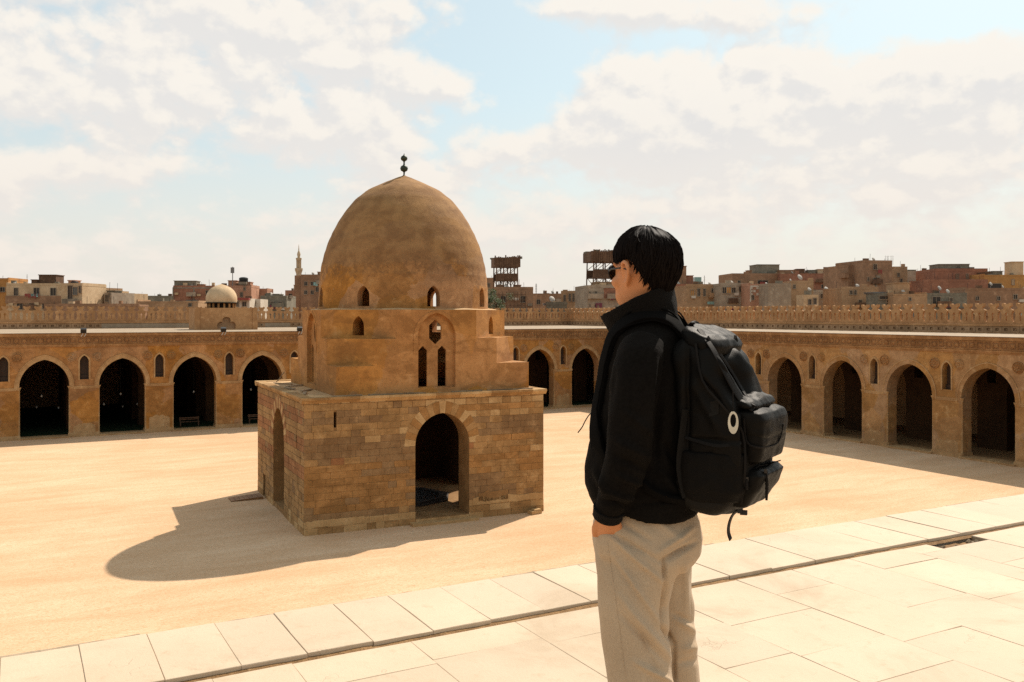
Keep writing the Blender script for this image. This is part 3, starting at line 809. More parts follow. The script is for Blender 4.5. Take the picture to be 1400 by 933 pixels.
m.obj('floor', 'mortar', FT, sharp=0)
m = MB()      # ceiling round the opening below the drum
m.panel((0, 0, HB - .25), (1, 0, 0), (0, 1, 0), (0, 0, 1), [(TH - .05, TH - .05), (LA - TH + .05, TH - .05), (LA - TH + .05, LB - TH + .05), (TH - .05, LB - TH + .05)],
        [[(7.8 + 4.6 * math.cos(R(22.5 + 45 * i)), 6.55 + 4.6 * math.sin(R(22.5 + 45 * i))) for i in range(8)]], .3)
m.obj('ceiling', 'shaded_inner_plaster', FT, sharp=0)
m = MB()
m.b6(DC - DW + .02, DC + DW - .02, -.02, TH, .02, .27); m.b6(DC - DW - .35, DC + DW + .35, -.62, -.03, 0, .16)
m.obj('doorstep', 'pale_stone', FT)
# stones --------------------------------------------------------------
def stone_mesh(wd, h, mat, sd):
    q = random.Random(sd); g = .0035; b = .007
    x, z = wd / 2 - g, h / 2 - g * .7
    j = lambda s: q.uniform(-s, s)
    P = [(-x, .09, -z), (x, .09, -z), (x, .09, z), (-x, .09, z), (-x, b, -z), (x, b, -z), (x, b, z), (-x, b, z)]
    fr = [(-x + b, j(.004), -z + b), (0, j(.008) - .004, -z + b + j(.006)), (x - b, j(.006), -z + b), (x - b, j(.006), z - b), (0, j(.008) - .004, z - b + j(.006)), (-x + b, j(.006), z - b)]
    fs = [(0, 1, 5, 4), (1, 2, 6, 5), (2, 3, 7, 6), (3, 0, 4, 7), (4, 5, 10, 9, 8), (5, 6, 11, 10), (6, 7, 13, 12, 11), (7, 4, 8, 13), (8, 9, 12, 13), (9, 10, 11, 12)]
    m = MB(); m.add(P + fr, fs)
    return m.mesh('stone_block', mat, 25)
SM = {}
def smesh(wd, mat):
    k = (wd, mat, rng.randrange(3))
    if k not in SM: SM[k] = stone_mesh(wd, HC, mat, len(SM))
    return SM[k]
def tone(face, i, u, L):
    r = rng.random()
    if face == 'front':
        n = mnoise.noise(Vector((u * .35, i * .35, 5)))
        if i == 19: return 'tan_stone' if r < .6 else 'pale_stone'
        if u < 6.2:
            if i <= 1: return 'pale_stone' if r < .75 else 'tan_stone'
            if i in (2,): return 'dark_stone' if r < .9 else 'tan_stone'
            if 11 <= i <= 13: return 'dark_stone' if r < .96 else 'pale_stone'
            if i in (14, 17): return 'dark_stone' if n > .05 and r < .8 else 'tan_stone'
            if i == 10: return 'red_stone' if r < .12 else 'dark_stone' if r < .5 else 'tan_stone'
            if i == 16: return 'dark_stone' if u < 4 else 'tan_stone'
            if 3 <= i <= 9: return 'worn_stone' if r < .93 + n * .3 else 'dark_stone'
            return 'tan_stone' if r < .96 else 'dark_stone'
        if i in (0, 1): return 'tan_stone' if r < .7 else 'pale_stone'
        if i == 2: return 'pale_stone' if r < .85 else 'tan_stone'
        if i in (3, 4, 5, 6): return 'dark_stone' if r < .55 - n else 'tan_stone'
        if i in (11,): return 'red_stone' if r < .35 else 'tan_stone'
        if i in (13, 14, 15): return 'dark_stone' if r < .94 else 'tan_stone'
        if i in (16, 18): return 'pale_stone' if r < .55 else 'tan_stone'
        return 'worn_stone' if r < .6 else 'tan_stone'
    if i <= 1: return 'pale_stone' if r < .5 else 'tan_stone'
    if i < 7: return 'tan_stone' if r < .85 else 'dark_stone'
    return ('red_stone' if i % 4 in (0, 1) else 'tan_stone') if r < .92 else 'dark_stone'
def outer_half(z):       # half width of the voussoir ring at height z
    W, A = DW + .66, DA + .72
    if z <= DZ: return None
    h = A - DZ; c = (h * h - W * W) / (2 * W); r = W + c
    q = r * r - (z - DZ) ** 2
    return max(0, math.sqrt(q) - c) if q > c * c else 0
rest = MB(); nobj = 0
def place_stone(face, u0, u1, i, mat, single):
    global nobj
    O, U, N, L, c = spec[face]
    wd = u1 - u0; z = HC * (i + .5)
    # spalled and settled: faces stand a little in or out
    d = rng.uniform(-.012, .014) + (.02 if i < 2 else 0)
    if single:
        base = min((.45, .6, .75, .9), key=lambda q: abs(q - wd))
        uc = (u0 + u1) / 2
        p = Vector((O[0] + U[0] * uc + N[0] * d, O[1] + U[1] * uc + N[1] * d, z))
        o = link('stone_block', smesh(base, mat), FT, p, math.atan2(U[1], U[0]), (wd / base, 1, 1))
        nobj += 1
    else:
        g = .005
        U3, N3 = Vector((U[0], U[1], 0)), Vector((N[0], N[1], 0))
        q = lambda uu, dd, zz: Vector((O[0], O[1], 0)) + U3 * uu + N3 * dd + Vector((0, 0, zz))
        z0, z1 = HC * i + g * .7, HC * (i + 1) - g * .7
        a, b = u0 + g, u1 - g
        vs = [q(a, -.09, z0), q(b, -.09, z0), q(b, -.09, z1), q(a, -.09, z1), q(a + .01, d, z0 + .01), q(b - .01, d, z0 + .01), q(b - .01, d, z1 - .01), q(a + .01, d, z1 - .01)]
        rest.add(vs, [(0, 1, 5, 4), (1, 2, 6, 5), (2, 3, 7, 6), (3, 0, 4, 7), (4, 5, 6, 7)], STM.index(mat))
STM = ['tan_stone', 'red_stone', 'dark_stone', 'pale_stone', 'worn_stone']
for face in ('front', 'left', 'right', 'back'):
    O, U, N, L, c = spec[face]
    for i in range(20):
        z0, z1 = HC * i, HC * (i + 1)
        oh = [outer_half(z) for z in (z0, z1)]
        if oh[1] is None: blk = (c - DW, c + DW) if z1 > .3 or face != 'x' else None
        else:
            hh = oh[1] if z0 > DZ else min(oh[1], DW + .5)
            blk = (c - hh + .12, c + hh - .12) if hh > .3 else None
        cuts = [blk] if blk else []
        for s, a, b, wd in SL[face]:
            if z0 < b and z1 > a: cuts.append((s - wd, s + wd))
        if face == 'left' and z0 < 1.40: cuts.append((lowdoor - .42, lowdoor + .42))
        cuts.sort()
        spans, u = [], 0.0 if face in ('front', 'back') else .10
        end = L if face in ('front', 'back') else L - .10
        for a, b in cuts:
            spans.append((u, a)); u = b
        spans.append((u, end))
        for a, b in spans:
            if b - a < .08: continue
            u = a
            first = True
            while u < b - .02:
                wd = rng.choice([.5, .62, .72, .8, .9]) * (1 if not first else (.55 if i % 2 else 1))
                first = False
                if b - u - wd < .32: wd = b - u
                if wd > 1.05: wd /= 2
                mat = tone(face, i, u, L)
                if rng.random() < .006 and 2 < i < 18: mat = 'pale_stone'
                single = (face == 'front' or (face == 'left' and u > LB - 5.2)) and nobj < 299
                place_stone(face, u, u + wd, i, mat, single)
                u += wd
o = rest.obj('stone_courses', STM, FT, sharp=25); o['kind'] = 'stuff'
# voussoirs of the four arches, pale and dark in turn
def voussoirs(face, single):
    O, U, N, L, c = spec[face]
    n = 17
    i_, o_ = arc(DW, DZ, DA, 34), arc(DW + .66, DZ, DA + .72, 34)
    U3, N3 = Vector((U[0], U[1], 0)), Vector((N[0], N[1], 0))
    acc = MB()
    for k in range(n):
        a = int(round(68 * k / n)); b = int(round(68 * (k + 1) / n)); mid = (a + b) // 2
        idx = [a, mid, b]
        g = .012
        d = .018 + rng.uniform(-.008, .008)
        pin, pout = [Vector(i_[j]) for j in idx], [Vector(o_[j]) for j in idx]
        ctr = sum(pin + pout, Vector((0, 0))) / 6
        sh = lambda p: ctr + (p - ctr) * (1 - g / max(.2, (p - ctr).length))
        ring = [sh(p) for p in pin] + [sh(p) for p in pout[::-1]]
        m = MB()
        q = lambda p, dd: Vector((U3 * (p[0]) + N3 * dd + Vector((0, 0, p[1]))))
        vs = [q(p - Vector((ctr.x, ctr.y)), d) for p in ring] + [q(p - Vector((ctr.x, ctr.y)), -.5) for p in ring]
        nn = len(ring)
        fs = [tuple(range(nn))] + [(t, nn + t, nn + (t + 1) % nn, (t + 1) % nn) for t in range(nn)]
        m.add(vs, fs)
        mat = ('pale_stone' if k % 4 == 0 else 'tan_stone' if k % 2 == 0 else 'worn_stone') if face == 'front' else ('pale_stone' if k % 2 else 'red_stone')
        pos = Vector((O[0], O[1], 0)) + U3 * (c + ctr.x) + Vector((0, 0, ctr.y))
        me = m.mesh('voussoir', mat, 25)
        o = link('voussoir', me, FT, pos)
for fc in spec: voussoirs(fc, True)
# cornice slab round the base top, in lengths, some slipped
def cornice_run(face):
    O, U, N, L, c = spec[face]
    u = -.16
    rz = math.atan2(U[1], U[0])
    end = L + .16
    if face in ('left', 'right'): u, end = .30, L - .30
    while u < end - .05:
        wd = rng.uniform(.9, 1.9)
        if end - u - wd < .5: wd = end - u
        m = MB(); x = wd / 2 - .006
        dz = rng.uniform(-.012, .012)
        poly = [(-.17, 7.36 + dz), (-.17, 7.24 + dz), (-.11, 7.17), (-.03, 7.06), (.45, 7.06), (.45, 7.36 + dz)]
        vs = [(-x, y, z) for y, z in poly] + [(x, y, z) for y, z in poly]; n = 6
        m.add(vs, [tuple(range(n)), tuple(range(n, 2 * n))[::-1]] + [(k, n + k, n + (k + 1) % n, (k + 1) % n) for k in range(n)])
        uc = u + wd / 2; dd = rng.uniform(-.015, .015)
        link('cornice_block', m.mesh('cornice_block', rng.choice(['tan_stone', 'tan_stone', 'pale_stone']), 25), FT, (O[0] + U[0] * uc + N[0] * dd, O[1] + U[1] * uc + N[1] * dd, 0), rz)
        u += wd
for fc in spec: cornice_run(fc)
m = MB()
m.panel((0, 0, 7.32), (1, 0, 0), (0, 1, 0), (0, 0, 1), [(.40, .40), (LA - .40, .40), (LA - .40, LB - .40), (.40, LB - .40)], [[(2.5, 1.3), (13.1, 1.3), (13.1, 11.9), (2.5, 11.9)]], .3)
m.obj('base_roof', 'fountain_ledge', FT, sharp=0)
# upper storey: square, then chamfered, then octagon ------------------------
BC, BH = Vector((7.8, 6.55, 0)), 5.9
Z1, Z2, Z3 = 8.95, 10.45, 12.10
H2, H3 = 3.76, BH * math.tan(R(22.5))
def face_frame(k):
    a = R(-90 + 90 * k); N = Vector((math.cos(a), math.sin(a), 0)); U = Vector((-N.y, N.x, 0))
    return N, U
niche = [(-1.17, 7.62), (1.13, 7.62)] + [(x, z) for x, z in arc(1.15, 10.55, 11.90, 10, -.02)]
low = lambda c: [(c - .265, 7.66), (c + .265, 7.66), (c + .265, 9.76), (c, 10.02), (c - .265, 9.76)]
upw = [(-.40, 10.44), (-.02, 10.09), (.36, 10.44), (.36, 11.20), (-.02, 11.54), (-.40, 11.20)]
for k in range(4):
    N, U = face_frame(k)
    h1 = BH if k % 2 == 0 else BH - .9
    O = BC + N * BH
    out = [(-h1, 7.33), (h1, 7.33), (h1, Z1), (H2, Z1), (H2, Z2), (H3, Z2), (H3, Z3), (-H3, Z3), (-H3, Z2), (-H2, Z2), (-H2, Z1), (-h1, Z1)]
    up = MB(); up.panel(O, U, (0, 0, 1), N, out, [niche], .9)
    up.obj('upper_wall', 'fountain_plaster', FT, sharp=40)
for k in range(4):
    N, U = face_frame(k)
    wide = [(-1.30, 7.56), (1.26, 7.56), (1.26, 10.6), (.9, 11.7), (0, 12.0), (-.9, 11.7), (-1.30, 10.6)]
    tr = MB(); tr.panel(BC + N * (BH - .26), U, (0, 0, 1), N, [(-1.17, 7.60), (1.13, 7.60)] + arc(1.15, 10.55, 11.90, 10, -.02), [low(-.79), low(.39), upw], .16)
    tr.obj('window_tracery', 'fountain_plaster', FT, sharp=40)
# hood mould round each triple window and the reveals' sills
for k in range(4):
    hd = MB()
    N, U = face_frame(k)
    o1, i1 = arc(1.42, 10.55, 12.03, 12, -.02), arc(1.17, 10.55, 11.92, 12, -.02)
    o1 = [(1.40, 9.6)] + o1 + [(-1.44, 9.6)]; i1 = [(1.15, 9.6)] + i1 + [(-1.19, 9.6)]
    n = len(o1); P = lambda q, d: BC + N * (BH + d) + U * q[0] + Vector((0, 0, q[1]))
    vs = [P(q, .03) for q in o1] + [P(q, .012) for q in i1] + [P(q, -.01) for q in o1] + [P(q, -.05) for q in i1]
    fs = []
    for j in range(n - 1): fs += [(j, j + 1, n + j + 1, n + j), (j, 2 * n + j, 2 * n + j + 1, j + 1), (n + j, n + j + 1, 3 * n + j + 1, 3 * n + j)]
    hd.add(vs, fs)
    hd.obj('window_moulding', 'fountain_plaster', FT, sharp=40)
cw = arch(.37, 10.62, 11.12, 11.74, 5)
for k in range(4):
    a = R(-45 + 90 * k); N = Vector((math.cos(a), math.sin(a), 0)); U = Vector((-N.y, N.x, 0))
    for hh, z0, z1, hl in ((H2, Z1 - .04, Z2, []), (H3, Z2 - .04, Z3, [cw])):
        dist = (BH + hh) / math.sqrt(2); half = (BH - hh) / math.sqrt(2)
        half -= .004
        ch = MB(); ch.panel(BC + N * dist, U, (0, 0, 1), N, [(-half, z0), (half, z0), (half, z1), (-half, z1)], hl, .8)
        ch.obj('chamfer_wall', 'fountain_plaster', FT, sharp=40)
    A, B = face_frame(k)[0], face_frame((k + 1) % 4)[0]
    g = .005
    P1 = [(BH - g, H2 - .5), (BH - g, BH - g), (H2 - .5, BH - g)]
    P2 = [(BH - g, H3 - .3), (BH - g, H2 - g), (H2 - g, BH - g), (H3 - .3, BH - g)]
    # ledges slope outwards a little
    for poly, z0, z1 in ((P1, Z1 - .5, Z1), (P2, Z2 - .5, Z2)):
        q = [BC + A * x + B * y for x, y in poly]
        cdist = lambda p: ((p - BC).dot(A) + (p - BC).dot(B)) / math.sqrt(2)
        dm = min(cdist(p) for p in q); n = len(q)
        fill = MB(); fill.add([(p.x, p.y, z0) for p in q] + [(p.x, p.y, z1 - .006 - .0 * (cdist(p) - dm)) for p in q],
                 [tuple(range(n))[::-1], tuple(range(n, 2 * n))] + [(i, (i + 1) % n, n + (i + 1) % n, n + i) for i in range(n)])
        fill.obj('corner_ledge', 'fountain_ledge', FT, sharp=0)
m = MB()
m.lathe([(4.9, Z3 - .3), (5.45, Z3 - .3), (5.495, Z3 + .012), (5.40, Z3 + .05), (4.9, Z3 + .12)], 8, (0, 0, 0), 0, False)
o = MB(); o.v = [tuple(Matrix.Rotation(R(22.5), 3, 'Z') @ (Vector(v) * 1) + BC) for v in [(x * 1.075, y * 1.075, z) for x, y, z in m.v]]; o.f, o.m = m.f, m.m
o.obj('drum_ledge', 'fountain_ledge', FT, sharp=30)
# dome -----------------------------------------------------------------
KP = .01298
prof = [(411, 820), (411, 790), (410, 745), (408, 700), (404, 650), (398, 600), (387, 550), (372, 500), (352, 450), (327, 400), (298, 350), (262, 300), (236, 270), (212, 250), (176, 222), (132, 200), (90, 180), (66, 170), (34, 156), (12, 148), (4, 144)]
prof = [(r * KP, 12.28 + (790 - y) * KP) for r, y in prof]
def cat(P, n):
    out = []
    for i in range(len(P) - 1):
        p0, p1, p2, p3 = P[max(i - 1, 0)], P[i], P[i + 1], P[min(i + 2, len(P) - 1)]
        for j in range(n):
            t = j / n
            out.append(tuple(.5 * (2 * b + (c - a) * t + (2 * a - 5 * b + 4 * c - d) * t * t + (3 * b - a - 3 * c + d) * t ** 3) for a, b, c, d in zip(p0, p1, p2, p3)))
    return out + [P[-1]]
fine = cat(prof, 3)
ZB = 14.2
def rad_at(z):
    for (r0, z0), (r1, z1) in zip(fine, fine[1:]):
        if z0 <= z <= z1: return r0 + (r1 - r0) * (z - z0) / max(1e-6, z1 - z0)
    return fine[0][0]
d = MB()
n = 96
def wob(a, z): return 1 + .004 * mnoise.noise(Vector((math.cos(a) * 2.2, math.sin(a) * 2.2, z * .55))) + .0025 * math.sin(z * 9 + 2 * mnoise.noise(Vector((math.cos(a), math.sin(a), z))))
upper = [(rad_at(ZB), ZB)] + [q for q in fine if q[1] > ZB + .02]
vs, fs = [], []
for r, z in upper:
    for i in range(n):
        a = 2 * math.pi * i / n; q = r * wob(a, z); vs.append((BC.x + q * math.cos(a), BC.y + q * math.sin(a), z))
for j in range(len(upper) - 1):
    for i in range(n):
        k = (i + 1) % n; fs.append((j * n + i, j * n + k, (j + 1) * n + k, (j + 1) * n + i))
d.add(vs, fs)
Z0 = fine[0][1]; CIRC = 2 * math.pi
wn = lambda c: [(c + x / 5.3, z) for x, z in arch(.39, 12.30, 12.90, 13.50, 5)]
for o8 in range(8):       # the pierced band, one eighth at a time
    c = R(-90 + 45 * o8)
    a0, a1 = c - R(22.5), c + R(22.5)
    ext = [(a0 + (a1 - a0) * i / 12, Z0 + (ZB - Z0) * j / 8) for i in range(1, 12) for j in range(1, 8)]
    hole = wn(c)
    ext = [q for q in ext if not inside(q, hole) and min((q[0] - h[0]) ** 2 * 25 + (q[1] - h[1]) ** 2 for h in hole) > .004]
    out = [(a0 + (a1 - a0) * i / 12, Z0) for i in range(13)] + [(a1, Z0 + (ZB - Z0) * j / 8) for j in range(1, 8)] + [(a1 - (a1 - a0) * i / 12, ZB) for i in range(13)] + [(a0, ZB - (ZB - Z0) * j / 8) for j in range(1, 8)]
    t = MB(); t.panel((0, 0, 0), (1, 0, 0), (0, 0, 1), (0, -1, 0), out, [hole], .55, 0, ext)
    # bend the sheet on to the drum; leave out its cut ends
    keep = [f for f in t.f if not all(abs(t.v[i][0] - a0) < 1e-6 for i in f) and not all(abs(t.v[i][0] - a1) < 1e-6 for i in f) and not all(abs(t.v[i][2] - ZB) < 1e-6 for i in f)]
    bent = []
    for x, y, z in t.v:
        r = rad_at(z) * wob(x, z) - y
        bent.append((BC.x + r * math.cos(x), BC.y + r * math.sin(x), z))
    d.add(bent, keep)
def dome_mat(t, b):
    fn = weathered((.46, .225, .072), (.29, .137, .043), (.56, .34, .15), .9, zstretch=.5, streak=.35, patches=.34)
    fn(t, b)
    base = b.inputs['Base Color'].links[0].from_socket
    p = wpos(t); z = t.sep(p)[2]
    lay = t.noise(wpos(t, .8, .8, 1.0), .9, 7, .68, .3)
    # grey-brown crust on the upper two thirds, worn away in courses; ochre render low down
    ed = t.math('ADD', z, t.math('MULTIPLY', t.noise(p, .8, 6, .65, .6), 2.6))
    hi = t.smooth(ed, 15.4, 16.6)
    crust = t.mix(t.smooth(lay, .35, .65), (.19, .10, .043), (.33, .185, .078))
    col = t.mix(t.math('MULTIPLY', hi, .8), base, crust)
    band = t.math('MULTIPLY', t.smooth(ed, 15.0, 15.7), t.smooth(ed, 15.9, 17.0, 1.0, 0.0))
    col = t.mix(t.math('MULTIPLY', t.math('MULTIPLY', band, t.smooth(t.noise(p, 2.9, 7, .74, .4), .44, .58)), .5), col, (.13, .07, .034))
    chip = t.math('MULTIPLY', t.smooth(t.noise(p, 3.4, 6, .75, .5), .63, .68), t.smooth(z, 15.4, 12.6, 0.0, 1.0))
    col = t.mix(t.math('MULTIPLY', chip, .85), col, (.52, .38, .22))
    g = t.noise(p, 22, 5, .7)
    col = t.mix(t.math('MULTIPLY', t.smooth(g, .48, .7), .4), col, (.17, .09, .042))
    ln = t.noise(wpos(t, .35, .35, 5.0), 1.0, 4, .6, .2)
    col = t.mix(t.math('MULTIPLY', t.smooth(ln, .60, .70), .14), col, (.20, .115, .055))
    t.put(b.inputs['Base Color'], col)
    bump(t, b, t.math('ADD', t.math('MULTIPLY', t.noise(p, 3.2, 6, .7), .7), t.math('MULTIPLY', g, .3)), .8, .05)
M['dome_plaster'] = material('dome_plaster', dome_mat, .9, .15)
d.obj('dome', 'dome_plaster', FT, sharp=50)
f = MB()
zt = 20.60
f.lathe([(.10, zt - .15), (.10, zt + .05), (.05, zt + .10), (.05, zt + .25), (.09, zt + .3), (.2, zt + .36), (.25, zt + .50), (.2, zt + .64), (.07, zt + .72), (.05, zt + .80), (.05, zt + .92), (.10, zt + .98), (.18, zt + 1.03), (.22, zt + 1.14), (.18, zt + 1.26), (.07, zt + 1.33), (.03, zt + 1.38), (.015, zt + 1.46), (.002, zt + 1.47)], 20, tuple(BC))
f.obj('finial', 'bronze_green', FT, sharp=40)
# a strip of old pale render left on the right of the door, and spalled patches
def patch(u0, u1, z0, z1, mat, sd):
    q = random.Random(sd); n = 26; pts = []
    for i in range(n + 1):
        t = i / n; pts.append((u0 + (u1 - u0) * t, z0 + .10 * mnoise.noise(Vector((t * 7, sd, 1))) + .05 * mnoise.noise(Vector((t * 19, sd, 2)))))
    for i in range(n + 1):
        t = 1 - i / n; pts.append((u0 + (u1 - u0) * t, z1 + .14 * mnoise.noise(Vector((t * 5, sd, 5))) + .06 * mnoise.noise(Vector((t * 21, sd, 7)))))
    m = MB(); m.panel((0, -.034, 0), (1, 0, 0), (0, 0, 1), (0, -1, 0), pts, [], .05)
    m.obj('render_patch', mat, FT, sharp=0)
patch(9.75, 14.3, .78, 1.16, 'pale_stone', 3)
patch(.1, 3.3, .42, .78, 'pale_stone', 9)
patch(10.1, 12.0, .95, 1.5, 'mortar', 14)
# octagonal basin under the dome
t8 = thing('ablution_basin', 'dark octagonal basin with a stepped rim on the floor inside the fountain doorway', 'basin', tuple(Matrix.Rotation(-.057, 3, 'Z') @ Vector((7.8, 6.2, 0)) + Vector((13.438, 47.297, .24))), -.057)
m = MB()
m.lathe([(2.9, 0), (2.9, .10), (2.55, .10), (2.55, .2), (2.2, .2), (2.2, .12)], 8, cap=False)
m.obj('basin_rim', 'basin_dark', t8, sharp=20)
m = MB(); m.lathe([(2.22, .05), (2.22, .13)], 8); m.obj('basin_bed', 'black_iron', t8, sharp=0)
# loose boards lying on the base roof by the upper storey
B3 = Matrix.Rotation(-.057, 3, 'Z')
FL = lambda x, y, z: tuple(B3 @ Vector((x, y, 0)) + Vector((13.438, 47.297, z)))
boards = [(2.4, .28, 1.7, .03, 'flat on the front ledge left of the window'), (4.6, .30, 2.0, -.02, 'along the front ledge under the blank wall'), (6.3, .27, 1.3, .02, 'just left of the triple window'), (9.5, .3, 1.9, .01, 'right of the triple window'), (11.6, .27, 1.6, -.03, 'on the right half of the front ledge'), (13.1, .3, 1.4, .02, 'at the right end of the front ledge'),
          (.7, 3.0, 1.4, 1.3, 'near the front left corner of the roof'), (1.2, 4.8, 1.8, 1.0, 'in the middle of the left roof strip'), (.6, 6.6, 1.5, 1.75, 'along the left edge of the roof'), (1.3, 8.4, 1.6, .7, 'towards the back of the left roof strip'), (1.0, 10.6, 1.5, 2.2, 'at the far left corner of the roof')]
for x, y, ln, a, wh in boards:
    m = MB(); m.box((0, 0, .03), (ln, .17, .05), 0, 0, (rng.uniform(-.03, .03), rng.uniform(-.02, .02)))
    tag(m.obj('loose_board', 'weather_wood', None, FL(x, y, 7.36), a - .057, 0), 'weathered plank lying ' + wh + ' of the fountain', 'plank', 'loose planks on the fountain roof')
m = MB()
m.tube([(0, 0, 0), (.25, .1, .25), (.55, .2, .62)], .035, 6)
tag(m.obj('leaning_stick', 'weather_wood', None, FL(.9, 12.2, 7.38), 0), 'short stick poking up from the far left corner of the fountain roof', 'stick')
m = MB(); m.box((0, 0, .10), (.75, .42, .20), 0, .2); m.box((.1, .02, .235), (.5, .36, .07), 0, .1)
tag(m.obj('stone_step', 'pale_stone', None, FL(13.55, -.45, 0.01), -.05), 'small loose stone block on the sand at the right front corner of the fountain', 'stone block')
rp = thing('timber_ramp', 'low wooden ramp on the ground beside the small door of the fountain', 'ramp', FL(-1.2, 11.4, .02), -.057)
m = MB(); m.add([(-1, -.6, 0), (1, -.6, 0), (1, .6, 0), (-1, .6, 0), (-1, -.6, .02), (1, -.6, .14), (1, .6, .14), (-1, .6, .02)], [(3, 2, 1, 0), (4, 5, 6, 7), (0, 1, 5, 4), (1, 2, 6, 5), (2, 3, 7, 6), (3, 0, 4, 7)]); m.obj('ramp_frame', 'brown_dirt', rp, sharp=0)
for i in range(7):
    m = MB(); m.box((-.85 + .28 * i, 0, .045 + .0168 * i), (.26, 1.24, .03), 0, 0, (0, -.06)); m.obj('plank', 'brick_brown', rp, sharp=0)
# ---------------------------------------------------------------- small things about the arcades
def world_of(root, x, y, z):
    return Matrix.Rotation(root.rotation_euler[2], 3, 'Z') @ Vector((x, y, z)) + root.location
def bench(label, px, y):
    x = 96.43 / math.tan(HEAD - math.atan((px - 700) / FPX))
    b = thing('bench', label, 'bench', (x * 1.01, y, .14), 0, 'benches in the far arcade')
    m = MB()
    for j in range(3): m.b6(-1.0, 1.0, -.2 + j * .14, -.08 + j * .14, .42, .46)
    m.obj('seat', 'old_timber', b, sharp=0)
    m = MB()
    for j in range(2): m.b6(-1.0, 1.0, .22, .26, .62 + j * .16, .72 + j * .16)
    m.obj('backrest', 'old_timber', b, sharp=0)
    for sx in (-.9, .9):
        for sy in (-.15, .2):
            m = MB(); m.b6(sx - .04, sx + .04, sy - .04, sy + .04, 0, .42 if sy < 0 else .95); m.obj('leg', 'old_timber', b, sharp=0)
bench('brown wooden bench standing just inside the third arch from the left end of the view', 263, 99.2)
bench('brown wooden bench partly hidden by the corner of the fountain, inside the fourth far arch', 356, 98.6)
lb, lc = MB(), MB()
lb.lathe([(.02, .24), (.06, .2), (.10, .08), (.08, 0), (.03, -.04), (.002, -.04)], 10); lb = lb.mesh('glass_bowl', 'lamp_white')
lc.tube([(0, 0, .3), (0, 0, 4.9)], .012, 5); lc = lc.mesh('chain', 'black_iron')
for px, py, Y, wh in [(57, 543, 100.5, 'highest of the three in the leftmost arch'), (50, 558, 105, 'low on the left in the leftmost arch'), (80, 559, 104, 'low on the right in the leftmost arch'),
                      (142, 554, 103, 'low on the left in the second arch'), (168, 557, 106, 'low in the middle of the second arch'), (188, 554, 103.5, 'low on the right in the second arch'), (165, 540, 101, 'highest in the second arch'),
                      (265, 537, 100.5, 'higher one in the third arch'), (283, 550, 103, 'lower one at the right of the third arch'), (343, 534, 100.5, 'alone in the arch beside the fountain')]:
    h = HEAD - math.atan((px - 700) / FPX); dpt = Y / math.sin(h) * math.cos(math.atan((px - 700) / FPX))
    p = ray(px, py, dpt)
    t = thing('hanging_lantern', 'small pale lantern on a chain, ' + wh, 'lantern', p, 0, 'lanterns hanging in the far arcade')
    link('glass_bowl', lb, t); link('chain', lc, t, scale=(1, 1, max(.2, (9.3 - p.z - .3) / 4.6)))
def flood(label, px, root_y=96.30):
    x = 96.43 / math.tan(HEAD - math.atan((px - 700) / FPX))
    t = thing('floodlight', label, 'floodlight', (x, root_y, 10.07), 0, 'floodlights on the edge of the far roof')
    m = MB(); m.box((0, -.05, .22), (.52, .3, .4), 0, 0, (.5, 0)); m.obj('housing', 'black_iron', t, sharp=0)
    m = MB(); m.box((0, .12, .04), (.3, .3, .08)); m.obj('bracket', 'metal_grey', t, sharp=0)
    for s in (-1, 1):
        m = MB(); m.box((s * .14, -.26, -.22), (.06, .10, .34), 0, 0, (0, .5)); m.obj('cable_clip', 'lamp_white', t, sharp=0)
flood('black floodlight on the roof edge between the first and second far arches', 114)
flood('black floodlight on the roof edge before the trefoil opening of the pavilion', 305)
flood('black floodlight on the roof edge just left of the fountain dome', 409)
# ---------------------------------------------------------------- the little dome on the far roof
pv = thing('domed_pavilion', 'plain block with a trefoil opening carrying a small pale dome on the far arcade roof', 'pavilion', (21.9, 110.0, 10.03))
m = MB()
circ = lambda cx_, cz_, r, a0, a1, n: [(cx_ + r * math.cos(a0 + (a1 - a0) * i / n), cz_ + r * math.sin(a0 + (a1 - a0) * i / n)) for i in range(n + 1)]
tref = [(-1.05, .12), (1.05, .12)] + circ(.62, .50, .46, -.4, 1.75, 7) + circ(0, 1.05, .50, -.35, math.pi + .35, 9) + circ(-.62, .50, .46, math.pi - 1.75, math.pi + .4, 7)
m.panel((0, 0, 0), (1, 0, 0), (0, 0, 1), (0, -1, 0), [(-3.3, 0), (3.3, 0), (3.3, 2.6), (-3.3, 2.6)], [tref], .5)
m.b6(-3.3, -2.8, .5, 6, 0, 2.6); m.b6(2.8, 3.3, .5, 6, 0, 2.6); m.b6(-2.8, 2.8, 5.5, 6, 0, 2.6); m.b6(-2.8, 2.8, .5, 5.5, 2.2, 2.6)
m.obj('block', 'crenel_stone', pv, sharp=30)
m = MB(); m.b6(-1.3, 1.3, .36, .49, .1, 1.75); m.obj('niche_back', 'crenel_band', pv, sharp=0)
for s in (-1, 1):
    m = MB(); m.b6(s * 3.35 - .28, s * 3.35 + .28, -.12, .5, 0, 2.63); m.obj('corner_pilaster', 'crenel_stone', pv, sharp=0)
m = MB(); m.lathe([(1.55, 2.6), (1.55, 3.15), (1.95, 3.15), (1.98, 3.26), (1.7, 3.3)], 24, (0, 3.0, 0)); m.obj('drum', 'dark_timber', pv)
for i in range(16):
    a = 2 * math.pi * i / 16
    m = MB(); m.box((1.62 * math.cos(a), 3.0 + 1.62 * math.sin(a), 2.87), (.16, .22, .56), 0, a); m.obj('drum_post', 'arcade_plaster_pale', pv, sharp=0)
m = MB(); m.lathe([(1.78, 3.24), (1.84, 3.6), (1.82, 3.95), (1.70, 4.35), (1.45, 4.76), (1.10, 5.08), (.62, 5.32), (.2, 5.46), (.01, 5.52)], 32, (0, 3.0, 0))
